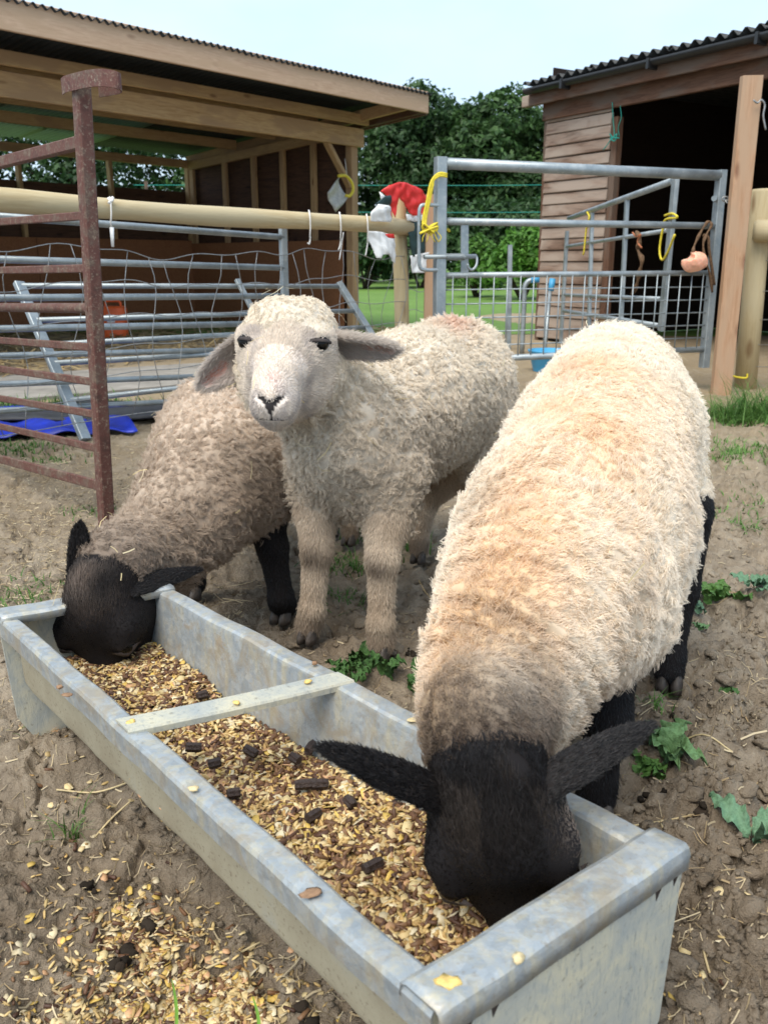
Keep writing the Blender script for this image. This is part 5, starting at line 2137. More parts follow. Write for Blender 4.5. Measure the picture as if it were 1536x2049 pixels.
def fur_col2(P, hl, rg, r):
    n = len(P)
    k = wob(P, 60, 12) * .5 + .5
    k3 = wob(P, 190, 15) * .5 + .5
    face = lerp(arr(.85, .755, .64), arr(.65, .56, .465), np.clip(k * .55 + k3 * .45, 0, 1))
    x, y, z = np.abs(hl[:, 0]), hl[:, 1], hl[:, 2]
    # grey muzzle round the nostrils, pinkish bridge spot, grey brow
    mz = np.exp(-(((y - .195) / .05) ** 2 + ((z + .055) / .040) ** 2)) + .55 * np.exp(-((x - .034) / .012) ** 2) * (y > .06) * (y < .15)
    face = lerp(face, arr(.40, .36, .35), np.clip(mz * (.2 + .8 * k3), 0, .7))
    pk = np.exp(-((x / .009) ** 2 + ((y - .186) / .010) ** 2)) * (z > -.045)
    face = lerp(face, arr(.80, .52, .47), pk * .55)
    br = np.exp(-(((x - .045) / .016) ** 2 + ((z - .03) / .012) ** 2)) * (y > .03)
    face = lerp(face, arr(.48, .42, .38), np.clip(br * .6, 0, .6))
    # tear line below the eye's inner corner
    tl = np.exp(-(((x - (.050 - (y - .07) * .35)) / .003) ** 2)) * ((y > .072) & (y < .092) & (np.abs(z - .0115 + (y - .072) * .55) < .006))
    face = lerp(face, arr(.06, .05, .05), np.clip(tl, 0, .9))
    rim = 0 * np.exp(-((((y - .064) / .0165) ** 2 + ((z - .0185) / .0130) ** 2 - 1) / .45) ** 2) * (np.abs(x - .052) < .02)
    face = lerp(face, arr(.10, .085, .08), np.clip(rim * .7, 0, .7))
    zl = P[:, 2]
    lg = lerp(arr(.50, .40, .30), arr(.74, .63, .50), np.clip(k * .6 + (zl - .08) * 1.6, 0, 1))
    lg = lerp(lg, arr(.26, .195, .145), np.exp(-((zl - .04) / .03) ** 2) * .7)
    for kn in (kl, kr):
        lg = lerp(lg, arr(.13, .095, .07), np.exp(-(np.linalg.norm((P - kn - arr(-.012, -.03, -.01)) / arr(.03, .03, .028), axis=1)) ** 2) * .8)
    c = np.where((rg == 2)[:, None], face, lg)
    return c * r.uniform(.82, 1.14, (n, 1))


def relief2(P, h):
    near = np.clip(np.linalg.norm(h.local(P), axis=1) / .10, .35, 1)
    return near * (.0022 * wob(P, 48, 301) + .0030 * (np.abs(wob(P, 95, 302)) - .4) + .0026 * wob(P, 190, 303))


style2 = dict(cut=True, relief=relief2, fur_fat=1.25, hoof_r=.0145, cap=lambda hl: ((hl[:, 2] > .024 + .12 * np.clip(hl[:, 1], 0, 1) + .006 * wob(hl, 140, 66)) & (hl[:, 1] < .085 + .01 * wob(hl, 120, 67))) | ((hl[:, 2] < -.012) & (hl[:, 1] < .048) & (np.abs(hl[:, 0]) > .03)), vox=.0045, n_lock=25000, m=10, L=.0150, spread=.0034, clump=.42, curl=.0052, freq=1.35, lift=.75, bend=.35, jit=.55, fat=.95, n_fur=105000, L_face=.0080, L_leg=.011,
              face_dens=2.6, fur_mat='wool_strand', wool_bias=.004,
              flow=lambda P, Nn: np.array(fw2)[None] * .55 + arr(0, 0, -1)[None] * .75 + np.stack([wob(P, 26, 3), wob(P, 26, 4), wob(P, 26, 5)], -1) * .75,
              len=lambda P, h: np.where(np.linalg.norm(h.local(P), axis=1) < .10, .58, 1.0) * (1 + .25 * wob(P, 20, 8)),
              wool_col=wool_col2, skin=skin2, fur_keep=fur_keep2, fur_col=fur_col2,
              fur_len=lambda hl, rg: np.where((rg == 2) & (hl[:, 1] > .12), .6, 1.0),
              ear_skin=lambda V, t, s, f: np.where((f > .15)[:, None], lerp(arr(.44, .37, .33), arr(.34, .16, .12), np.exp(-((s / .30) ** 2)) * np.clip((t - .30) / .2, 0, 1) * np.clip((1.0 - t) / .12, 0, 1)), arr(.60, .53, .46)),
              ear_keep=lambda t, s, f, r: ~((f > .3) & (np.abs(s + .0) < .30) & (t > .46) & (t < .95) & (r.uniform(0, 1, len(t)) < .80)),
              ear_fur=lambda t, s, f, r: lerp(lerp(arr(.64, .57, .50), arr(.38, .33, .30), np.clip(f, 0, 1) * .7), arr(.22, .16, .09), np.clip((np.abs(s) - .62) * 2.2 + (t - .9) * 3, 0, .75) * (f < .6)) * r.uniform(.85, 1.1, (len(t), 1)))

ears2 = [dict(root=H2.w((-.050, -.006, .012)), tip=_ear2(401, 772, 1.75), face=(-.25, -1, -.35), W=.044, cup=.65, droop=.0, n=8000, L=.012, thick=.011, base=.7),
         dict(root=H2.w((.050, -.006, .012)), tip=_ear2(795, 700, 1.77), face=(.1, -.75, -.75), W=.041, cup=.55, droop=-.0, n=8000, L=.012, thick=.011, base=.7)]
# (x positive is the picture's left or right according to Head.x: pick the root nearer to each tip)
for e in ears2:
    alt = H2.w((.050 if np.allclose(e['root'], H2.w((-.050, -.006, .012))) else -.050, -.006, .012))
    if np.linalg.norm(alt - e['tip']) < np.linalg.norm(np.array(e['root']) - e['tip']):
        e['root'] = alt
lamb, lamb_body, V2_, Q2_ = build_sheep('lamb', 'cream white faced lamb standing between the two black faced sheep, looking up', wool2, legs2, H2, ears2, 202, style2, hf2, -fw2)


# ---- the black faced sheep feeding nearest the viewer
def cheek1(P):
    return np.clip(1.3 * np.exp(-(np.linalg.norm((P - np.array(on_y(1150, 1610, .80))) / arr(.022, .06, .032), axis=1)) ** 2), 0, .85)


def black_style(seed, n_lock, m, L, wool_col, flow, length, extra=None):
    d = dict(cut=False, relief=relief2, vox=.0065, n_lock=n_lock, m=m, L=L, spread=.0040, clump=.40, curl=.0052, freq=1.1, lift=.85, bend=.45, jit=.42, fat=.8, n_fur=110000, fur_lift=.12, L_face=.0050, L_leg=.008,
             face_dens=2.2, fur_mat='fur_strand', wool_bias=.0, flow=flow, len=length, wool_col=wool_col,
             skin=lambda V, reg, head: np.where((reg == 0)[:, None], arr(.50, .39, .27), arr(.012, .010, .010)),
             fur_keep=lambda P, hl, rg, r: np.ones(len(P), bool),
             fur_col=lambda P, hl, rg, r: (lerp(arr(.0065, .006, .0068), arr(.040, .031, .025), np.clip((rg == 2) * np.exp(-(np.linalg.norm(hl - arr(0, .02, .05), axis=1) / .06) ** 2) * (.3 + .7 * (wob(P, 70, 2) > .1)), 0, .8)) * (1 - cheek1(P)[:, None]) + arr(.30, .24, .20)[None] * cheek1(P)[:, None]) * r.uniform(.6, 1.5, (len(P), 1)),
             fur_len=lambda hl, rg: np.where(rg == 2, .75 + 2.6 * np.exp(-(np.linalg.norm(hl - arr(0, -.01, .05), axis=1) / .05) ** 2), 1.0),
             ear_skin=lambda V, t, s, f: np.repeat(arr(.014, .011, .010)[None], len(V), 0),
             ear_keep=lambda t, s, f, r: np.ones(len(t), bool),
             ear_fur=lambda t, s, f, r: arr(.008, .0068, .0068)[None] * r.uniform(.5, 1.7, (len(t), 1)))
    d.update(extra or {})
    return d


H1 = Head(on_y(985, 1588, .795), (.18, -.23, -1), (-.10, -1, .2), 1.16, 1.0)
spine1 = [((1240, 640), 1.86), ((1222, 735), 1.62), ((1180, 880), 1.27), ((1120, 1030), 1.06), ((1060, 1180), .985), ((1010, 1330), .945)]
TOP1 = [np.array(on_y(px, py, y)) for (px, py), y in spine1]
R1 = [.155, .19, .198, .185, .150, .115]
R1 = [.142, .160, .158, .132, .102, .088]
ax1 = []
for p, r_ in zip(TOP1, R1):
    ax1.append(p - arr(0, 0, r_ - .012))
# the neck's outward side faces up and forward, so drop those centres along the slope
ax1[3] = TOP1[3] + arr(.0, .055, -.125)
ax1[4] = TOP1[4] + arr(.01, .07, -.082)
ax1[5] = TOP1[5] + arr(.0, .062, -.062)
ax1[0] = TOP1[0] + arr(.0, .0, -.150)
ax1[1] = ax1[1] + arr(-.006, 0, .004)
ax1[2] = ax1[2] + arr(-.008, 0, .006)
wool1 = []
for k in range(5):
    wool1.append((ax1[k], ax1[k + 1], R1[k], R1[k + 1], .05))
wool1 += [(ax1[5], H1.w((0, -.055, -.035)), .098, .070, .04),
          (ax1[0] + arr(.0, .04, -.09), ax1[0] + arr(.0, .02, -.16), .125, .09, .06),
          (ax1[2] + arr(-.03, 0, -.05), ax1[3] + arr(.0, .04, -.05), .138, .115, .06),
          (ax1[1] + arr(-.02, 0, -.05), ax1[2] + arr(-.03, 0, -.05), .142, .138, .06)]
hind_l, hind_r = np.array(on_z(1338, 1372)), np.array(on_z(1338, 1372)) + arr(-.26, .10, 0)
fore_l = np.array(on_z(1190, 1622)) + arr(.0, -.01, 0)
fore_r = fore_l + arr(-.19, .07, 0)
wool1 += [(ax1[0] + arr(.075, -.03, -.08), hind_l + arr(.0, .07, .38), .115, .062, .05), (ax1[0] + arr(-.09, .0, -.10), hind_r + arr(.05, .12, .36), .13, .085, .05),
          (ax1[3] + arr(.085, .06, -.06), fore_l + arr(.0, .05, .29), .10, .06, .04), (ax1[3] + arr(-.045, .09, -.06), fore_r + arr(.02, .05, .29), .095, .06, .04)]
legs1 = []
for h_ in (hind_l, hind_r):
    hk_ = h_ + arr(.022, .05, .20)
    legs1 += [(h_ + arr(.014, .05, .36), hk_, .055, .036, .03), (hk_, h_ + arr(.004, .02, .06), .033, .026, .02), (h_ + arr(.004, .02, .06), h_ + arr(0, .01, .03), .030, .031, .015)]
for h_ in (fore_l, fore_r):
    kn_ = h_ + arr(.005, .0, .17)
    legs1 += [(h_ + arr(.0, .05, .31), kn_, .062, .036, .03), (kn_, h_ + arr(0, .01, .06), .034, .027, .02), (h_ + arr(0, .01, .06), h_ + arr(0, .01, .03), .030, .032, .015)]
AXP = np.array(ax1)


def on_spine(P, AX):
    """nearest place on the spine: parameter and offset"""
    best = np.full(len(P), 9.0)
    par = np.zeros(len(P))
    off = np.zeros((len(P), 3))
    tang = np.zeros((len(P), 3))
    for k in range(len(AX) - 1):
        ab = AX[k + 1] - AX[k]
        t = np.clip(((P - AX[k]) @ ab) / (ab @ ab), 0, 1)
        q = P - AX[k] - t[:, None] * ab
        d = np.linalg.norm(q, axis=1)
        m_ = d < best
        best[m_] = d[m_]
        par[m_] = (k + t)[m_]
        off[m_] = q[m_]
        tang[m_] = unit(ab)[None]
    return par, off, tang


def wool_col1(P, head, r):
    n = len(P)
    par, off, tg = on_spine(P, AXP)
    side = np.cross(tg, arr(0, 0, 1)[None])
    lat = np.abs(np.einsum('ij,ij->i', off, unit(side)))
    k = wob(P, 14, 91) * .5 + .5
    k2 = wob(P, 34, 93) * .5 + .5
    mid = np.exp(-(lat / .11) ** 2) * np.clip((par - .1) / 1.4, 0, 1)          # yellow grease along the parting
    root = lerp(arr(.84, .74, .58), arr(.80, .52, .25), np.clip(mid * .9 + .25 * k - .05, 0, 1))
    tip = lerp(arr(.93, .85, .73), arr(.90, .64, .42), np.clip(mid * (.28 + .75 * k2), 0, .88))
    dirt = np.clip((k2 - .52) * 2.2, 0, 1) * np.clip((par - 1.4) / 1.5, 0, 1)
    tip = lerp(tip, arr(.46, .36, .27), dirt * .55)
    hd = np.exp(-(np.linalg.norm(head.local(P) - arr(0, -.01, .02), axis=1) / .100) ** 2)
    hd2 = np.exp(-(np.linalg.norm(head.local(P) - arr(0, -.0, .02), axis=1) / .128) ** 2)
    tip = lerp(tip, arr(.34, .26, .20), np.clip(hd2 * (.4 + .8 * k2), 0, .85))
    tip = lerp(tip, arr(.07, .05, .04), np.clip(hd * 1.3, 0, .95))
    root = lerp(root, arr(.10, .07, .05), np.clip(hd * 1.2, 0, .95))
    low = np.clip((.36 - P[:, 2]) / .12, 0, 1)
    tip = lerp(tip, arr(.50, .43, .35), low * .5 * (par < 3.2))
    return root * r.uniform(.9, 1.05, (n, 1)), tip * r.uniform(.88, 1.08, (n, 1))


def flow1(P, Nn):
    par, off, tg = on_spine(P, AXP)
    out = unit(off)
    return out * .0 - tg * .45 + arr(0, 0, -1)[None] * .6 + np.stack([wob(P, 18, 13), wob(P, 18, 14), wob(P, 18, 15)], -1) * .75


def relief1(P, h):
    par, off, tg = on_spine(P, AXP)
    fold = np.clip((par - 1.6) / 1.2, 0, 1)                       # the skin folds across shoulder and neck
    return .0022 * wob(P, 30, 311) + .0028 * (np.abs(wob(P, 62, 312)) - .4) + .0022 * wob(P, 130, 313) + fold * .0055 * np.sin(par * 17 + 1.6 * wob(P, 9, 314))


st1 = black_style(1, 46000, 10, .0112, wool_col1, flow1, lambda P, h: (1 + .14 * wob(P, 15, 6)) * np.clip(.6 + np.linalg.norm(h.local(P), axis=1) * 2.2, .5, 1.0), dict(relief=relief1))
ears1 = [dict(root=H1.w((.046, -.012, .02)), tip=np.array(on_y(637, 1497, .80)), face=(.0, -.45, -1), W=.029, cup=.9, point=.24, n=9000, L=.0055, thick=.014, base=.6),
         dict(root=H1.w((-.046, -.012, .02)), tip=np.array(on_y(1308, 1452, .84)), face=(.1, -.7, -.9), W=.034, cup=.9, point=.24, n=9000, L=.0055, thick=.014, base=.6)]
for e in ears1:
    alts = [H1.w((s_ * .034, .000, .018)) for s_ in (1, -1)]
    e['root'] = min(alts, key=lambda q: np.linalg.norm(q - e['tip']))
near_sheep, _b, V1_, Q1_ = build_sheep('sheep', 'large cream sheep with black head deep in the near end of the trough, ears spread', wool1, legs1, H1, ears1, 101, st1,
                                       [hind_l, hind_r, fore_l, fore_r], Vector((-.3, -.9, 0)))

# ---- the black faced lamb feeding at the far end
H3 = Head(on_y(208, 1192, 1.485), (-.02, -.34, -1), (-.28, -1, .35), 1.22, 1.0)
spine3 = [((470, 740), 2.52), ((375, 768), 2.2), ((312, 850), 1.98), ((265, 950), 1.84), ((225, 1050), 1.70)]
TOP3 = [np.array(on_y(px, py, y)) for (px, py), y in spine3]
AX3 = [TOP3[0] + arr(.03, .05, -.160), TOP3[1] + arr(.08, .05, -.160), TOP3[2] + arr(.12, .06, -.125), TOP3[3] + arr(.115, .06, -.095), TOP3[4] + arr(.065, .03, -.075)]
AX3 = np.array(AX3)
R3 = [.15, .165, .150, .122, .092]
wool3 = [(AX3[k], AX3[k + 1], R3[k], R3[k + 1], .05) for k in range(4)]
wool3 += [(AX3[4], H3.w((0, -.05, -.03)), .09, .068, .04),
          (AX3[1] + arr(.03, -.03, -.06), AX3[2] + arr(.07, .02, -.045), .14, .115, .05),
          (AX3[0] + arr(0, .05, -.05), AX3[1] + arr(0, 0, -.04), .14, .14, .05)]
f3 = [np.array(on_z(566, 1238)), np.array(on_z(388, 1192)), np.array([.02, 2.62, 0]), np.array([-.17, 2.72, 0])]
kn3a, kn3b = np.array(on_y(545, 1095, 2.02)), np.array(on_y(395, 1085, 2.14))
wool3 += [(AX3[2] + arr(.16, .07, -.02), np.array(on_y(515, 955, 2.08)), .085, .055, .04), (AX3[2] + arr(-.02, .12, -.03), f3[1] + arr(.01, .02, .26), .09, .05, .04)]
legs3 = leg(np.array(on_y(522, 960, 2.08)), kn3a, np.array(on_y(562, 1195, 2.0)), f3[0] + arr(0, .012, 0), (.056, .036, .028, .034)) + \
    leg(f3[1] + arr(.01, .02, .30), kn3b, f3[1] + arr(.0, .012, .06), f3[1] + arr(0, .012, 0), (.055, .034, .027, .032))
for h_ in f3[2:]:
    hk_ = h_ + arr(.04, .08, .18)
    legs3 += [(h_ + arr(.02, .06, .34), hk_, .07, .03, .03), (hk_, h_ + arr(0, .012, .06), .028, .024, .02), (h_ + arr(0, .012, .06), h_ + arr(0, .01, .03), .026, .027, .015)]
    wool3.append((AX3[0] + arr(0, .05, -.05), h_ + arr(.02, .06, .36), .13, .08, .05))


def wool_col3(P, head, r):
    n = len(P)
    k = wob(P, 16, 31) * .5 + .5
    k2 = wob(P, 40, 33) * .5 + .5
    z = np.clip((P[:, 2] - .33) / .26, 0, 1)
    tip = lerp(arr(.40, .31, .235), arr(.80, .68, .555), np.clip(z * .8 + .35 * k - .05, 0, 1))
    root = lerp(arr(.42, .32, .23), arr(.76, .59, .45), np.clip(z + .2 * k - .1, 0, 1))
    hd = np.exp(-(np.linalg.norm(head.local(P) - arr(0, -.0, .01), axis=1) / .10) ** 2)
    tip = lerp(tip, arr(.15, .105, .08), np.clip(hd * 1.1, 0, .9) * (.5 + .5 * k2))
    root = lerp(root, arr(.08, .055, .04), np.clip(hd * 1.2, 0, .95))
    return root * r.uniform(.85, 1.05, (n, 1)), tip * r.uniform(.82, 1.12, (n, 1))


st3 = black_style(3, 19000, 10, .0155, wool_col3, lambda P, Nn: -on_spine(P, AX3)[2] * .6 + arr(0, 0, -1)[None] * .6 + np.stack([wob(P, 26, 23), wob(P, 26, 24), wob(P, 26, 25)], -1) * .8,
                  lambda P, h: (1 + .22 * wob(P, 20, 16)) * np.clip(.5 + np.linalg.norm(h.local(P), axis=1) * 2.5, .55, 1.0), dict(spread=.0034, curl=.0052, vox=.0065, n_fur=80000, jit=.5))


def fur_col3(P, hl, rg, r):
    c = np.repeat(arr(.0068, .006, .0065)[None], len(P), 0)
    top = np.exp(-(np.linalg.norm(hl - arr(0, -.01, .055), axis=1) / .045) ** 2)
    c = lerp(c, arr(.16, .12, .095), np.clip(top * (.3 + .8 * (wob(P, 60, 44) * .5 + .5)), 0, .8) * (rg == 2))
    chk = np.exp(-(np.linalg.norm((P - np.array(on_y(292, 1212, 1.56))) / arr(.035, .05, .03), axis=1)) ** 2)
    c = lerp(c, arr(.17, .12, .085), np.clip(chk * 1.2, 0, .85) * (rg == 2))
    return c * r.uniform(.6, 1.5, (len(P), 1))


st3['fur_col'] = fur_col3
ears3 = [dict(root=H3.w((.044, -.012, .022)), tip=np.array(on_y(160, 1046, 1.52)), face=(-.1, -1, .25), W=.027, cup=.5, n=6000, L=.0055, thick=.012, base=.75),
         dict(root=H3.w((-.044, -.012, .022)), tip=np.array(on_y(404, 1140, 1.62)), face=(.1, -.6, -1), W=.034, cup=.9, point=.22, n=7000, L=.0055, thick=.012, base=.8)]
for e in ears3:
    alts = [H3.w((s_ * .034, -.006, .008)) for s_ in (1, -1)]
    e['root'] = min(alts, key=lambda q: np.linalg.norm(q - e['tip']))
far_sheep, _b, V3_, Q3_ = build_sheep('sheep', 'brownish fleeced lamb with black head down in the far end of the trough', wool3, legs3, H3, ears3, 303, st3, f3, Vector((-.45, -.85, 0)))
# ------------------------------------------------------------------ trees, bushes
def crown_mesh(blobs, n, size, cols, r, inner=.35):
    """leaf sprays on and inside a handful of uneven lobes"""
    w = np.array([b[3] * b[4] for b in blobs])
    k = r.choice(len(blobs), n, p=w / w.sum())
    B = np.array(blobs)[k]
    d = unit(r.normal(size=(n, 3)))
    d[:, 2] = np.where(d[:, 2] < -.45, -d[:, 2], d[:, 2])
    rad = 1 - inner * r.uniform(0, 1, n) ** 2.2
    rad = rad * (1 + .16 * wob(d * 3 + B[:, :3], 2.3, 7) + .10 * wob(d * 3 + B[:, :3], 6.5, 9))
    P = B[:, :3] + d * rad[:, None] * np.stack([B[:, 3], B[:, 3], B[:, 4]], -1)
    # gather into sprays
    P = P + .20 * np.stack([wob(P, 7, 5), wob(P, 7, 6), wob(P, 7, 8)], -1) * B[:, 3:4] * .35
    nr = unit(d + .8 * r.normal(size=(n, 3)) + np.array([[0, 0, .5]]))
    a = unit(np.cross(nr, r.normal(size=(n, 3))))
    b = np.cross(nr, a)
    s = (size * r.uniform(.55, 1.35, n))[:, None]
    tip = P + a * s + nr * s * r.normal(0, .2, (n, 1))
    V = np.stack([P - a * s * .8, P + b * s * .42 + nr * s * .12, tip, P - b * s * .42 + nr * s * .12], 1).reshape(-1, 3)
    t = np.clip(wob(P, 1.1, 3) * .35 + .5 + r.normal(0, .22, n), 0, 1)
    c = lerp(cols[0], cols[1], t) * r.uniform(.75, 1.25, (n, 1))
    return mesh_np(V, np.arange(4 * n).reshape(-1, 4), np.repeat(c, 4, 0))


def tree(x, y, h, rw, label, cols, seed, n=5200, leaf=.20):
    r = np.random.default_rng(seed)
    z0 = .004 + .006 * max(0, y - 14)
    t = thing('oak_tree', Vector((x, y, z0)), label, 'tree', 'trees of the wood behind the field')
    tw = h * .028
    limbs = []
    lean = r.normal(0, .15, 2)
    top = Vector((x + lean[0], y + lean[1], z0 + h * .55))
    V, F = tube_data(spline([Vector((x, y, z0 - .1)), Vector((x + .03, y, z0 + h * .22)), top], 4), [tw * 1.4, tw * 1.1, tw, tw * .95, tw * .9, tw * .85, tw * .8, tw * .7, tw * .6], 8)
    limbs.append((V, F))
    blobs = []
    nb = 11
    for k in range(nb):
        a = 2.4 * k + r.uniform(-.3, .3)
        f = (k + .5) / nb
        zc = z0 + h * (.26 + .60 * f)
        env = math.sin(PI * min(1, .25 + f * .72)) ** .8
        rr = rw * .55 * env * r.uniform(.6, 1.1)
        b = (x + lean[0] * f + rr * math.cos(a), y + lean[1] * f + rr * math.sin(a), zc, rw * r.uniform(.40, .58), h * r.uniform(.12, .17))
        blobs.append(b)
        s0 = Vector((x, y, z0 + h * (.2 + .3 * f)))
        limbs.append(tube_data([s0, (s0 + Vector(b[:3])) / 2 + Vector((0, 0, .15)), Vector(b[:3])], [tw * .45, tw * .3, tw * .12], 5))
    obj('trunk', mesh(*merge(limbs)), 'bark', t, None, True)
    o = obj('crown', crown_mesh(blobs, n, leaf, cols, r), 'foliage', t)
    o['kind'] = 'stuff'
    return t


DK = (np.array([.018, .048, .016]), np.array([.055, .112, .032]))
MD = (np.array([.022, .056, .016]), np.array([.070, .142, .036]))
LB = [('dark round oak rising highest beside the shelter roof end', DK), ('broad mid green oak filling the gap behind the gate', MD), ('dark oak standing close by the timber shed roof', DK)]
k = 0
for (x, y, h, rw, lab, cols, n) in ((1.1, 40, 7.8, 3.3, LB[0][0], DK, 19000), (4.6, 39, 7.3, 3.3, LB[1][0], MD, 19000), (7.9, 38, 7.1, 3.2, LB[2][0], DK, 19000),
                           (-2.5, 40, 7.2, 2.8, 'dark oak partly hidden behind the shelter end', DK, 6000),
                           (2.8, 45, 8.1, 2.9, 'tall oak in the second row between the highest oak and the broad oak', MD, 11000),
                           (6.4, 44, 8.0, 2.9, 'tall oak in the second row behind the broad mid green oak', DK, 11000),
                           (11.2, 40, 7.7, 3.0, 'oak hidden mostly by the timber shed', MD, 4000), (15, 42, 7.9, 3.2, 'oak beyond the timber shed roof', DK, 4000),
                           (-7, 37, 8.2, 4.2, 'oak seen through the slot of the shelter back wall near its right end', MD, 10000), (-12, 36, 8.4, 4.2, 'oak seen through the middle of the shelter wall slot', DK, 10000),
                           (-17, 35, 8.2, 4.2, 'oak seen through the left end of the shelter wall slot', MD, 10000), (-22.5, 36, 6.6, 3.5, 'oak at the left end of the wood', DK, 3500),
                           (19.5, 41, 7.9, 3.2, 'oak at the right end of the wood', MD, 3500)):
    tree(x, y, h, rw, lab, cols, 900 + k, n, .15)
    k += 1


def bush(x, y, h, w, label, cols, seed, n, leaf):
    r = np.random.default_rng(seed)
    z0 = .004 + .006 * max(0, y - 14)
    t = thing('bush', Vector((x, y, z0)), label, 'bush', 'bushes along the far field edge')
    blobs = [(x + r.uniform(-.6, .6) * w, y + r.uniform(-.4, .4) * w, z0 + h * r.uniform(.28, .68), w * r.uniform(.38, .6), h * r.uniform(.28, .38)) for _ in range(9)]
    st = [tube_data([Vector((x, y, z0 - .05)), Vector((b[0], b[1], b[2]))], [.05, .015], 5) for b in blobs[:5]]
    obj('stem', mesh(*merge(st)), 'bark', t, None, True)
    o = obj('crown', crown_mesh(blobs, n, leaf, cols, r), 'foliage', t)
    o['kind'] = 'stuff'


BR = (np.array([.055, .15, .018]), np.array([.12, .27, .04]))
bush(3.15, 20.5, 1.75, .85, 'bright green bush in front of the dark wood behind the gate', BR, 31, 5200, .085)
bush(4.15, 20.2, 2.3, .75, 'tall bright green bush beside the timber shed corner', BR, 32, 4500, .085)
bush(2.2, 21.5, 1.35, .75, 'low bright green bush at the field edge left of the bright bush', (BR[0] * .8, BR[1] * .75), 33, 3500, .085)
for k, (x, h, w, lab) in enumerate(((-.6, 2.0, 1.5, 'dark bush at the field edge by the shelter post'), (1.1, 2.4, 1.5, 'dark bush at the field edge behind the torn bag'), (3.2, 3.2, 1.8, 'dark bush behind the bright bush'),
                                    (5.6, 3.0, 1.9, 'dark bush behind the timber shed corner'), (-3.6, 2.3, 1.7, 'dark bush hidden behind the shelter end wall'), (8.6, 2.8, 2.0, 'dark bush behind the timber shed'))):
    bush(x, 27.5 + .4 * (k % 2), h, w, lab, (DK[0] * 1.1, DK[1] * 1.05), 50 + k, 4200, .13)
# wood floor undergrowth closes the foot of the wood
r8 = np.random.default_rng(8)
bl = [(x, 33 + r8.uniform(-1.5, 1.5), .1 + r8.uniform(.5, 1.6), 1.7, 1.5) for x in np.arange(-28, 24, 1.25)]
tag(obj('undergrowth', crown_mesh(bl, 26000, .17, DK, r8), 'foliage'), 'dark undergrowth along the foot of the wood', None, None, 'stuff')

# ------------------------------------------------------------------ grass
def blades(P, L, W, lean, cols, r, seg=3):
    n = len(P)
    a = r.uniform(0, 2 * PI, n)
    d = np.stack([np.cos(a), np.sin(a), np.zeros(n)], -1)
    s = np.stack([-np.sin(a), np.cos(a), np.zeros(n)], -1)
    Ln = L * r.uniform(.5, 1.3, n)
    le = lean * r.uniform(.3, 1.4, n)
    rows = []
    for k in range(seg + 1):
        t = k / seg
        c = P + d * (Ln * le * t * t)[:, None] + np.array([0, 0, 1.0]) * (Ln * (t - .35 * le * t * t))[:, None]
        w = (W * (1 - t * .93))
        rows += [c - s * w, c + s * w] if np.isscalar(w) else [c - s * w[:, None], c + s * w[:, None]]
    V = np.stack(rows, 1)
    m_ = 2 * (seg + 1)
    F = []
    for k in range(seg):
        F.append(np.array([2 * k, 2 * k + 1, 2 * k + 3, 2 * k + 2]))
    F = np.array(F)[None] + (np.arange(n) * m_)[:, None, None]
    t = r.uniform(0, 1, n)
    c = lerp(cols[0], cols[1], t)
    return V.reshape(-1, 3), F.reshape(-1, 4), np.repeat(c, m_, 0)


def patch(spots, r):
    Vs, Fs, Cs, off = [], [], [], 0
    for (px, py, sx, sy, n, L, W, lean, cols) in spots:
        c = on_z(px, py)
        q = r.normal(0, 1, (n, 2)) * (sx, sy)
        P = np.stack([c.x + q[:, 0], c.y + q[:, 1], np.zeros(n)], -1)
        P[:, 2] = ground_z(P[:, 0], P[:, 1]) - .004
        V, F, co_ = blades(P, L, W, lean, cols, r)
        Vs.append(V)
        Fs.append(F + off)
        Cs.append(co_)
        off += len(V)
    return mesh_np(np.concatenate(Vs), np.concatenate(Fs), np.concatenate(Cs))


GA = (np.array([.045, .12, .018]), np.array([.12, .24, .05]))
GB = (np.array([.07, .17, .03]), np.array([.17, .32, .07]))
rg_ = np.random.default_rng(77)
tf = thing('grass_tuft', on_z(1505, 835), 'thick tuft of long green grass at the foot of the round post', 'grass')
hang(obj('blades', patch([(1530, 832, .13, .10, 520, .25, .0034, 1.5, GA), (1530, 838, .17, .13, 420, .17, .0034, 1.7, GB), (1465, 836, .06, .07, 160, .15, .0032, 1.6, GA)], rg_), 'foliage'), tf)['kind'] = 'stuff'
spots = [(1500, 915, .10, .16, 420, .05, .003, 1.2, GB), (1450, 925, .05, .08, 160, .04, .003, 1.3, GB), (1510, 1045, .05, .05, 60, .04, .003, 1.3, GA), (1440, 1020, .04, .05, 40, .03, .0025, 1.3, GB),
         (705, 1050, .05, .06, 150, .06, .0028, 1.0, GA), (690, 1115, .05, .06, 130, .05, .003, 1.1, GA), (815, 1090, .04, .05, 120, .06, .003, 1.0, GA), (690, 1185, .05, .04, 90, .03, .0025, 1.2, GA),
         (40, 1190, .06, .10, 160, .035, .003, 1.2, GA), (30, 890, .12, .08, 260, .04, .004, 1.2, GA), (110, 905, .08, .06, 120, .03, .004, 1.2, GA), (180, 1010, .08, .06, 100, .03, .003, 1.2, GA),
         (160, 810, .25, .10, 300, .10, .005, 1.0, GA), (20, 815, .2, .1, 200, .09, .005, 1.0, GA), (1500, 1005, .06, .08, 80, .03, .003, 1.2, GB), (1300, 1440, .02, .03, 26, .04, .002, 1.1, GB),
         (1290, 1100, .03, .03, 30, .03, .002, 1.2, GB), (70, 1480, .02, .02, 22, .02, .002, 1.3, GA), (135, 1620, .012, .012, 34, .05, .0016, 1.0, GA)]
tag(obj('grass', patch(spots, rg_), 'foliage'), 'sparse short green grass tufts on the trampled earth', None, None, 'stuff')
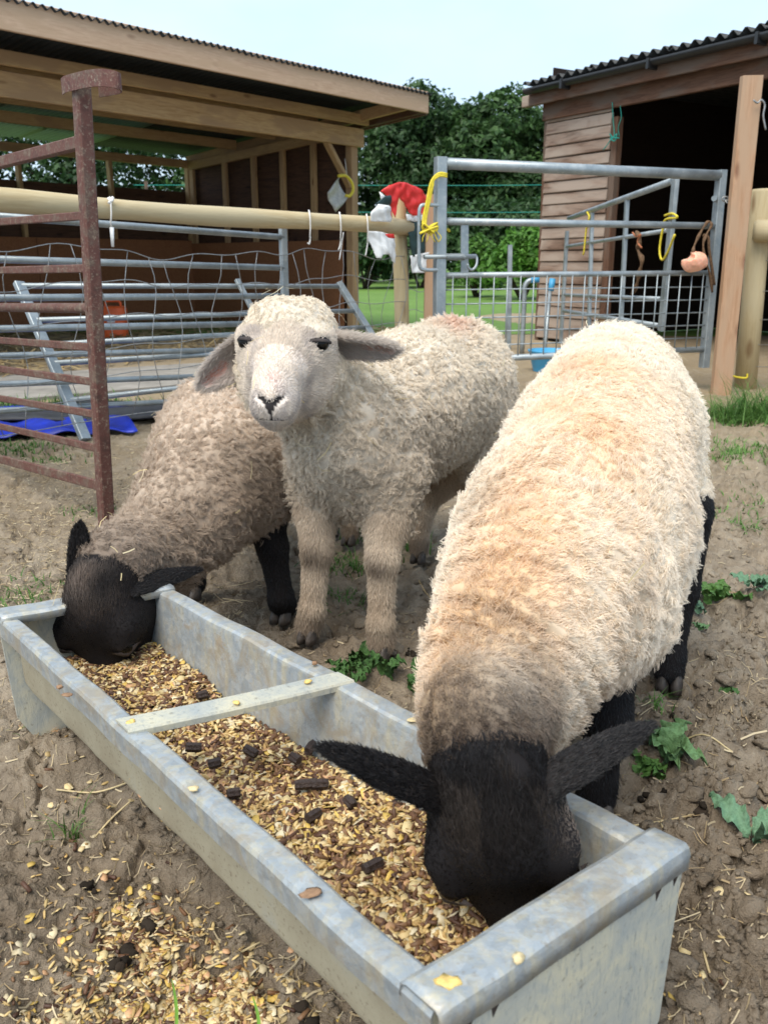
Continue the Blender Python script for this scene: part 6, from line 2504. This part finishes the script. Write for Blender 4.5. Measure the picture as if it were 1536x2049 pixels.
# three single blades standing up at the lower edge
for (px, py, tx, ty, lab) in ((350, 2046, 343, 1960, 'single bright green grass blade at the lower edge, tallest on the spilled feed'), (516, 2049, 505, 1995, 'pale green grass blade leaning at the lower edge beside the trough')):
    p0, p1 = on_z(px, py + 40, 0), on_y(tx, ty, on_z(px, py).y - .01)
    t_ = thing('tall_grass', p0, lab, 'grass')
    V, F = [], []
    for k in range(7):
        t = k / 6
        c = p0.lerp(p1, t) + Vector((.004 * math.sin(3 * t), 0, 0))
        w = .0021 * math.sin(PI * (.15 + .8 * t)) ** .8
        V += [c - Vector((w, 0, 0)), c + Vector((0, .0012, 0)), c + Vector((w, 0, 0))]
    for k in range(6):
        F += [(3 * k, 3 * k + 1, 3 * k + 4, 3 * k + 3), (3 * k + 1, 3 * k + 2, 3 * k + 5, 3 * k + 4)]
    plain('fresh_green', (.17, .33, .05), .5, .3, .2, 40) if 'fresh_green' not in M else None
    obj('blade', mesh(V, F), 'fresh_green', t_, None, True)

# ------------------------------------------------------------------ broad-leaved weeds
plain('weed_green', (.085, .185, .04), .55, .35, .3, 90, .5)
plain('nettle_green', (.05, .115, .03), .6, .3, .35, 90, .5)
plain('dock_green', (.15, .27, .11), .6, .3, .25, 120, .6)
plain('grey_green', (.13, .24, .14), .6, .3, .2, 120, .5)


def leaf_mesh(L, W, teeth, wav, curl, r, blunt=1.0):
    n, m_ = 16, 6
    V, F = [], []
    for i in range(n + 1):
        t = i / n
        w = W * (math.sin(PI * min(1, t ** .75 * .96 + .03)) ** .85)
        w *= 1 + teeth * (1 if i % 2 else -1) * (.3 if t > .05 else 0)
        for j in range(m_ + 1):
            s = 2 * j / m_ - 1
            V.append((L * t, w * s, curl * L * math.sin(PI * t * .8) + abs(s) * w * .35 + wav * W * math.sin(t * 19 + s * 4) * abs(s) + .10 * wav * W * math.sin(t * 41) - .25 * L * t * t * curl))
    for i in range(n):
        for j in range(m_):
            a = i * (m_ + 1) + j
            F.append((a, a + m_ + 1, a + m_ + 2, a + 1))
    return mesh(V, F)


def weed(px, py, label, leaves, L, W, mat, seed, teeth=.25, wav=.25, curl=.35, lift=(.15, .7), spread=.0, name='weed'):
    r = random.Random(seed)
    c = on_z(px, py)
    c.z = float(ground_z(np.array(c.x), np.array(c.y)))
    t = thing(name, c, label, 'weed')
    for k in range(leaves):
        l_ = L * r.uniform(.6, 1.15)
        me = leaf_mesh(l_, W * r.uniform(.75, 1.1), teeth, wav, curl, r)
        me.materials.append(M[mat])
        me.polygons.foreach_set('use_smooth', np.ones(len(me.polygons), bool))
        a = 2.4 * k + r.uniform(-.4, .4)
        up_ = r.uniform(*lift)
        mw = Matrix.Translation(c + Vector((r.uniform(-spread, spread), r.uniform(-spread, spread), .004 + .012 * r.random()))) @ Matrix.Rotation(a, 4, 'Z') @ Matrix.Rotation(-up_, 4, 'Y') @ Matrix.Rotation(r.uniform(-.4, .4), 4, 'X')
        o = bpy.data.objects.new('leaf', me)
        C.objects.link(o)
        o.matrix_basis = mw
        hang(o, t)
    return t


weed(700, 1312, 'dark nettle clump between the white lamb hooves, left of the pair', 11, .05, .016, 'nettle_green', 1, .4, .3, .4, (.2, 1.0), .045)
weed(745, 1345, 'dark nettle clump right before the white lamb front hoof', 10, .046, .015, 'nettle_green', 2, .4, .3, .4, (.1, .8), .04)
weed(815, 1362, 'dark green nettle clump beside the near sheep neck', 9, .046, .015, 'nettle_green', 3, .4, .3, .4, (.1, .8), .04)
weed(690, 1345, 'low nettle clump touching the far rim of the trough', 7, .042, .014, 'nettle_green', 4, .4, .3, .4, (.1, .7), .03)
weed(1335, 1510, 'crinkled pale green dock plant beside the black ear tip', 9, .075, .026, 'dock_green', 5, .22, .4, .45, (.1, .9), .02)
weed(1300, 1530, 'small round leaved weed under the black ear tip', 8, .04, .017, 'weed_green', 6, .1, .2, .3, (.1, .8), .02)
weed(1435, 1200, 'bright green toothed weed beside the black hind leg', 12, .07, .02, 'weed_green', 7, .45, .3, .3, (.2, 1.0), .04)
weed(1515, 1212, 'blue green broad leaved weed at the right edge', 7, .06, .019, 'grey_green', 8, .15, .3, .2, (.05, .4), .03)
weed(1395, 1230, 'little grey green seedling between clods near the hind leg', 5, .035, .013, 'grey_green', 9, .1, .2, .3, (.1, .7), .015)
weed(1455, 1392, 'tiny dark seedling alone on cracked earth right of the hind hoof', 7, .026, .011, 'nettle_green', 10, .1, .2, .3, (.1, .8), .012)
weed(1510, 1700, 'long wavy dock leaves at the right edge by the trough end', 4, .085, .017, 'grey_green', 11, .3, .6, .3, (.05, .5), .01)
weed(1400, 1260, 'pale seedling near the blue green weed', 4, .03, .012, 'dock_green', 12, .1, .2, .3, (.1, .7), .012)
weed(75, 1482, 'small dark weed on earth left of the trough side', 6, .022, .009, 'nettle_green', 13, .2, .2, .3, (.1, .8), .012)

# ------------------------------------------------------------------ loose litter on the earth
def sight(n, x0, y0, x1, y1, r):
    px, py = r.uniform(x0, x1, n), r.uniform(y0, y1, n)
    x, y = (px - 768) / FOC, (1024.5 - py) / FOC
    d = np.stack([x, _c + y * _s, -_s + y * _c], -1)
    P = np.array([0, 0, EYE]) + d * ((0 - EYE) / d[:, 2])[:, None]
    P[:, :2] += r.normal(0, .01, (n, 2))
    P[:, 2] = ground_z(P[:, 0], P[:, 1])
    return P


def off_trough(P):
    rel = P - np.array(tO)
    l, w = rel @ np.array(te), rel @ np.array(tn)
    return ~((l > -.01) & (l < TL + .01) & (w > .19) & (w < TW + .02))


def slivers(P, L, W, cols, r, tilt=.25, lift=.003):
    n = len(P)
    a = r.uniform(0, 2 * PI, n)
    Ln, Wn = L * r.uniform(.35, 1.4, n) ** 1.4, W * r.uniform(.5, 1.4, n)
    d = np.stack([np.cos(a), np.sin(a), r.normal(0, tilt, n)], -1)
    s = np.stack([-np.sin(a), np.cos(a), r.normal(0, .5, n)], -1)
    bend = r.normal(0, .12, n)
    rows = []
    for t in (-.5, 0, .5):
        c = P + d * (Ln * t)[:, None] + s * (bend * Ln * (.25 - t * t))[:, None]
        z = np.maximum(c[:, 2], ground_z(c[:, 0], c[:, 1]) + lift)
        c = np.stack([c[:, 0], c[:, 1], np.maximum(z, P[:, 2] + lift * .5)], -1)
        rows += [c - s * Wn[:, None], c + s * Wn[:, None] + np.array([0, 0, .0008])]
    V = np.stack(rows, 1)
    F = np.array([[0, 1, 3, 2], [2, 3, 5, 4]])[None] + (np.arange(n) * 6)[:, None, None]
    t = r.uniform(0, 1, n)
    c = lerp(cols[0], cols[1], t) * r.uniform(.7, 1.15, (n, 1))
    return V.reshape(-1, 3), F.reshape(-1, 4), np.repeat(c, 6, 0)


rs = np.random.default_rng(99)
SC = (np.array([.36, .26, .14]), np.array([.62, .52, .34]))
parts = []
P = np.concatenate([sight(4600, -60, 770, 1600, 1500, rs), sight(7500, -60, 860, 420, 1250, rs), sight(1500, -60, 1400, 700, 2120, rs), sight(650, 1150, 1350, 1600, 2120, rs)])
P = P[off_trough(P)]
parts.append(slivers(P, .015, .0007, SC, rs))
P = np.concatenate([sight(300, -60, 830, 600, 1250, rs), sight(60, 1250, 850, 1600, 2050, rs), sight(30, -60, 1400, 700, 2080, rs)])
P = P[off_trough(P)]
parts.append(slivers(P, .055, .0010, SC, rs, .08, .006))
Vs = np.concatenate([p[0] for p in parts])
offs = np.cumsum([0] + [len(p[0]) for p in parts])
Fs = np.concatenate([p[1] + o_ for p, o_ in zip(parts, offs)])
tag(obj('straw', mesh_np(Vs, Fs, np.concatenate([p[2] for p in parts])), 'straw'), 'broken straw and chaff strewn over the earth', None, None, 'stuff')


def ico():
    bm = bmesh.new()
    bmesh.ops.create_icosphere(bm, subdivisions=2, radius=1)
    V = np.array([v.co[:] for v in bm.verts])
    F = np.array([[v.index for v in f.verts] for f in bm.faces])
    bm.free()
    return V, F


def lumps(P, R, flat, cols, r):
    V0, F0 = ico()
    n = len(P)
    s = R * r.uniform(.4, 1.5, n) ** 1.5
    ph = r.uniform(0, 6.28, (n, 1, 6))
    Vn = np.repeat(V0[None], n, 0)
    k = 1 + .2 * np.sin(Vn[..., 0] * 3.1 + ph[..., 0]) * np.sin(Vn[..., 1] * 2.7 + ph[..., 1]) + .16 * np.sin(Vn[..., 2] * 4.3 + Vn[..., 0] * 3 + ph[..., 2]) + .10 * np.sin(Vn[..., 1] * 8 + ph[..., 3]) * np.sin(Vn[..., 0] * 7 + ph[..., 4])
    sh_ = r.uniform(.7, 1.3, (n, 1, 3)) * (1, 1, flat)
    k = k + r.normal(0, .12, k.shape)
    Vn = Vn * k[..., None] * s[:, None, None] * sh_
    R_ = rot_mats(n, .2, r)
    Vn = np.einsum('nij,nvj->nvi', R_, Vn) + P[:, None]
    F = F0[None] + (np.arange(n) * len(V0))[:, None, None]
    c = lerp(cols[0], cols[1], r.uniform(0, 1, n)) * r.uniform(.75, 1.2, (n, 1))
    return Vn.reshape(-1, 3), F.reshape(-1, 3), np.repeat(c, len(V0), 0)


EC = (np.array([.15, .11, .072]), np.array([.27, .205, .14]))
P = np.concatenate([sight(2600, -60, 900, 1600, 1500, rs), sight(2400, -60, 1450, 1600, 2120, rs), sight(2200, 1150, 1200, 1600, 2120, rs)])
P = P[off_trough(P)]
V, F, c = lumps(P, .0032, .8, EC, rs)
tag(obj('soil_crumbs', mesh_np(V, F, c), 'earth'), 'small dry soil crumbs on the trampled earth', None, None, 'stuff')
P = np.concatenate([sight(230, 1180, 1000, 1600, 2080, rs), sight(30, -60, 1000, 420, 1300, rs), sight(60, 560, 1080, 860, 1320, rs)])
P = P[off_trough(P)]
V, F, c = lumps(P, .0125, .5, EC, rs)
tag(obj('soil_clods', mesh_np(V, F, c), 'earth'), 'larger baked clods of soil about the trough', None, None, 'stuff')
# sheep droppings
DR = [(1295, 1600, 'dropping in a hollow right of the trough wall'), (820, 1292, 'dark knobbly dropping beside the white lamb hoof'), (1345, 1470, 'dark dropping near the dock plant'), (1400, 1650, 'dark dropping on the clods by the trough end'),
      (1280, 1955, 'dropping at the foot of the near end plate'), (180, 1735, 'black dropping on dusty earth at the left'), (300, 1795, 'black dropping beside the spilled feed'), (330, 1500, 'black dropping in shade of the trough side'),
      (600, 1970, 'black dropping at the lower edge under the trough'), (230, 1850, 'small dropping left of the spilled feed')]
for (px, py, lab) in DR:
    P = np.array([on_z(px, py)])
    P = P + rs.normal(0, .008, (7, 3)) * (1, 1, 0)
    P[:, 2] = ground_z(P[:, 0], P[:, 1]) + .004
    V, F, c = lumps(P, .0055, .9, (np.array([.02, .016, .012]), np.array([.04, .03, .022])), rs)
    tag(obj('dropping', mesh_np(V, F, c, True), 'clod'), lab, 'dropping', 'sheep droppings on the earth')
# spilled feed on the ground
def spill(px, py, sx, sy, n):
    x, y = rs.normal(px, sx, n), rs.normal(py, sy, n)
    q = np.stack([(x - 768) / FOC, np.zeros(n), np.zeros(n)], -1)
    yy = (1024.5 - y) / FOC
    d = np.stack([q[:, 0], _c + yy * _s, -_s + yy * _c], -1)
    P = np.array([0, 0, EYE]) + d * (-EYE / d[:, 2])[:, None]
    P[:, 2] = ground_z(P[:, 0], P[:, 1]) + .002
    return P


P = np.concatenate([spill(300, 1800, 70, 35, 420), spill(390, 1900, 80, 45, 900), spill(420, 1980, 80, 50, 900), spill(230, 1960, 90, 60, 480), spill(120, 1960, 90, 80, 130), spill(260, 1800, 40, 22, 70), spill(400, 1880, 50, 30, 120),
                    spill(300, 1930, 200, 130, 220), spill(150, 1700, 90, 120, 70), spill(1300, 1960, 70, 80, 60)])
P = P[off_trough(P)]
V, F, c = scatter(P, [('barley', .55, 1.0), ('flake', .33, 1.0), ('pellet', .12, 1.0)], 1.3, .35, rs, GCOL)
tag(obj('spilled_feed', mesh_np(V, F, c), 'grain'), 'flakes and barley spilled on the earth beside the trough', None, None, 'stuff')

# ------------------------------------------------------------------ individual straws worth pointing at
plain('straw_stalk', (.56, .45, .25), .6, .3, .25, 60)
ST = [((1257, 1640), (1345, 1628), (1420, 1638), 'long bent straw lying right of the far trough corner'), ((1320, 1660), (1338, 1710), (1345, 1775), 'thin straw pointing downhill beside the trough end'),
      ((113, 1577), (190, 1572), (268, 1569), 'straight straw lying level against the trough side'), ((185, 1630), (220, 1605), (262, 1585), 'slanting straw below the level straw at the trough side'),
      ((62, 1650), (80, 1690), (125, 1742), 'long thin straw slanting down on the dusty earth'), ((360, 1853), (440, 1835), (517, 1808), 'long yellow straw leaning on the trough foot by the spill'),
      ((1400, 1930), (1418, 1950), (1432, 1962), 'curled pale husk on the earth by the trough end'), ((1340, 1490), (1400, 1512), (1460, 1540), 'straw lying on cracked earth beside the dock plant')]
for (a, b, c_, lab) in ST:
    pts = []
    for q in (a, b, c_):
        p = on_z(*q)
        p.z = float(ground_z(np.array(p.x), np.array(p.y))) + .005
        pts.append(p)
    o = tube('straw', spline(pts, 5), .0017, 'straw_stalk', None, 6)
    tag(o, lab, 'straw')

# wisps of straw caught in the wool
Vs, Fs, Cs, off = [], [], [], 0
for (V, Q, n, sc_) in ((V2_, Q2_, 46, 1), (V1_, Q1_, 26, .8), (V3_, Q3_, 40, .9)):
    qc = V[Q].mean(1)
    vn = smooth_normals(V, Q)[Q[:, 0]]
    w_ = (view_weight(qc, vn, 0) > .6) * (qc[:, 2] > .27)
    P, Nn, _ = tri_sample(V, Q, n, w_, rs)
    P = P + Nn * .018
    d = unit(np.cross(Nn, rs.normal(size=P.shape)) + .15 * Nn)
    s = np.cross(Nn, d)
    L = rs.uniform(.006, .028, n)[:, None] * sc_
    W = rs.uniform(.0005, .0011, n)[:, None]
    bd = rs.normal(0, .25, (n, 1)) * L
    V_ = np.stack([P - d * L - s * W, P - d * L + s * W, P + s * bd + s * W, P + s * bd - s * W, P + d * L + s * W, P + d * L - s * W], 1).reshape(-1, 3)
    F_ = np.array([[0, 1, 2, 3], [3, 2, 4, 5]])[None] + (np.arange(n) * 6)[:, None, None] + off
    off += len(V_)
    Vs.append(V_)
    Fs.append(F_.reshape(-1, 4))
    Cs.append(np.repeat(lerp(arr(.50, .38, .16), arr(.74, .66, .46), rs.uniform(0, 1, n)), 6, 0))
tag(obj('straw_wisps', mesh_np(np.concatenate(Vs), np.concatenate(Fs), np.concatenate(Cs)), 'straw'), 'wisps of straw caught in the fleeces', None, None, 'stuff')
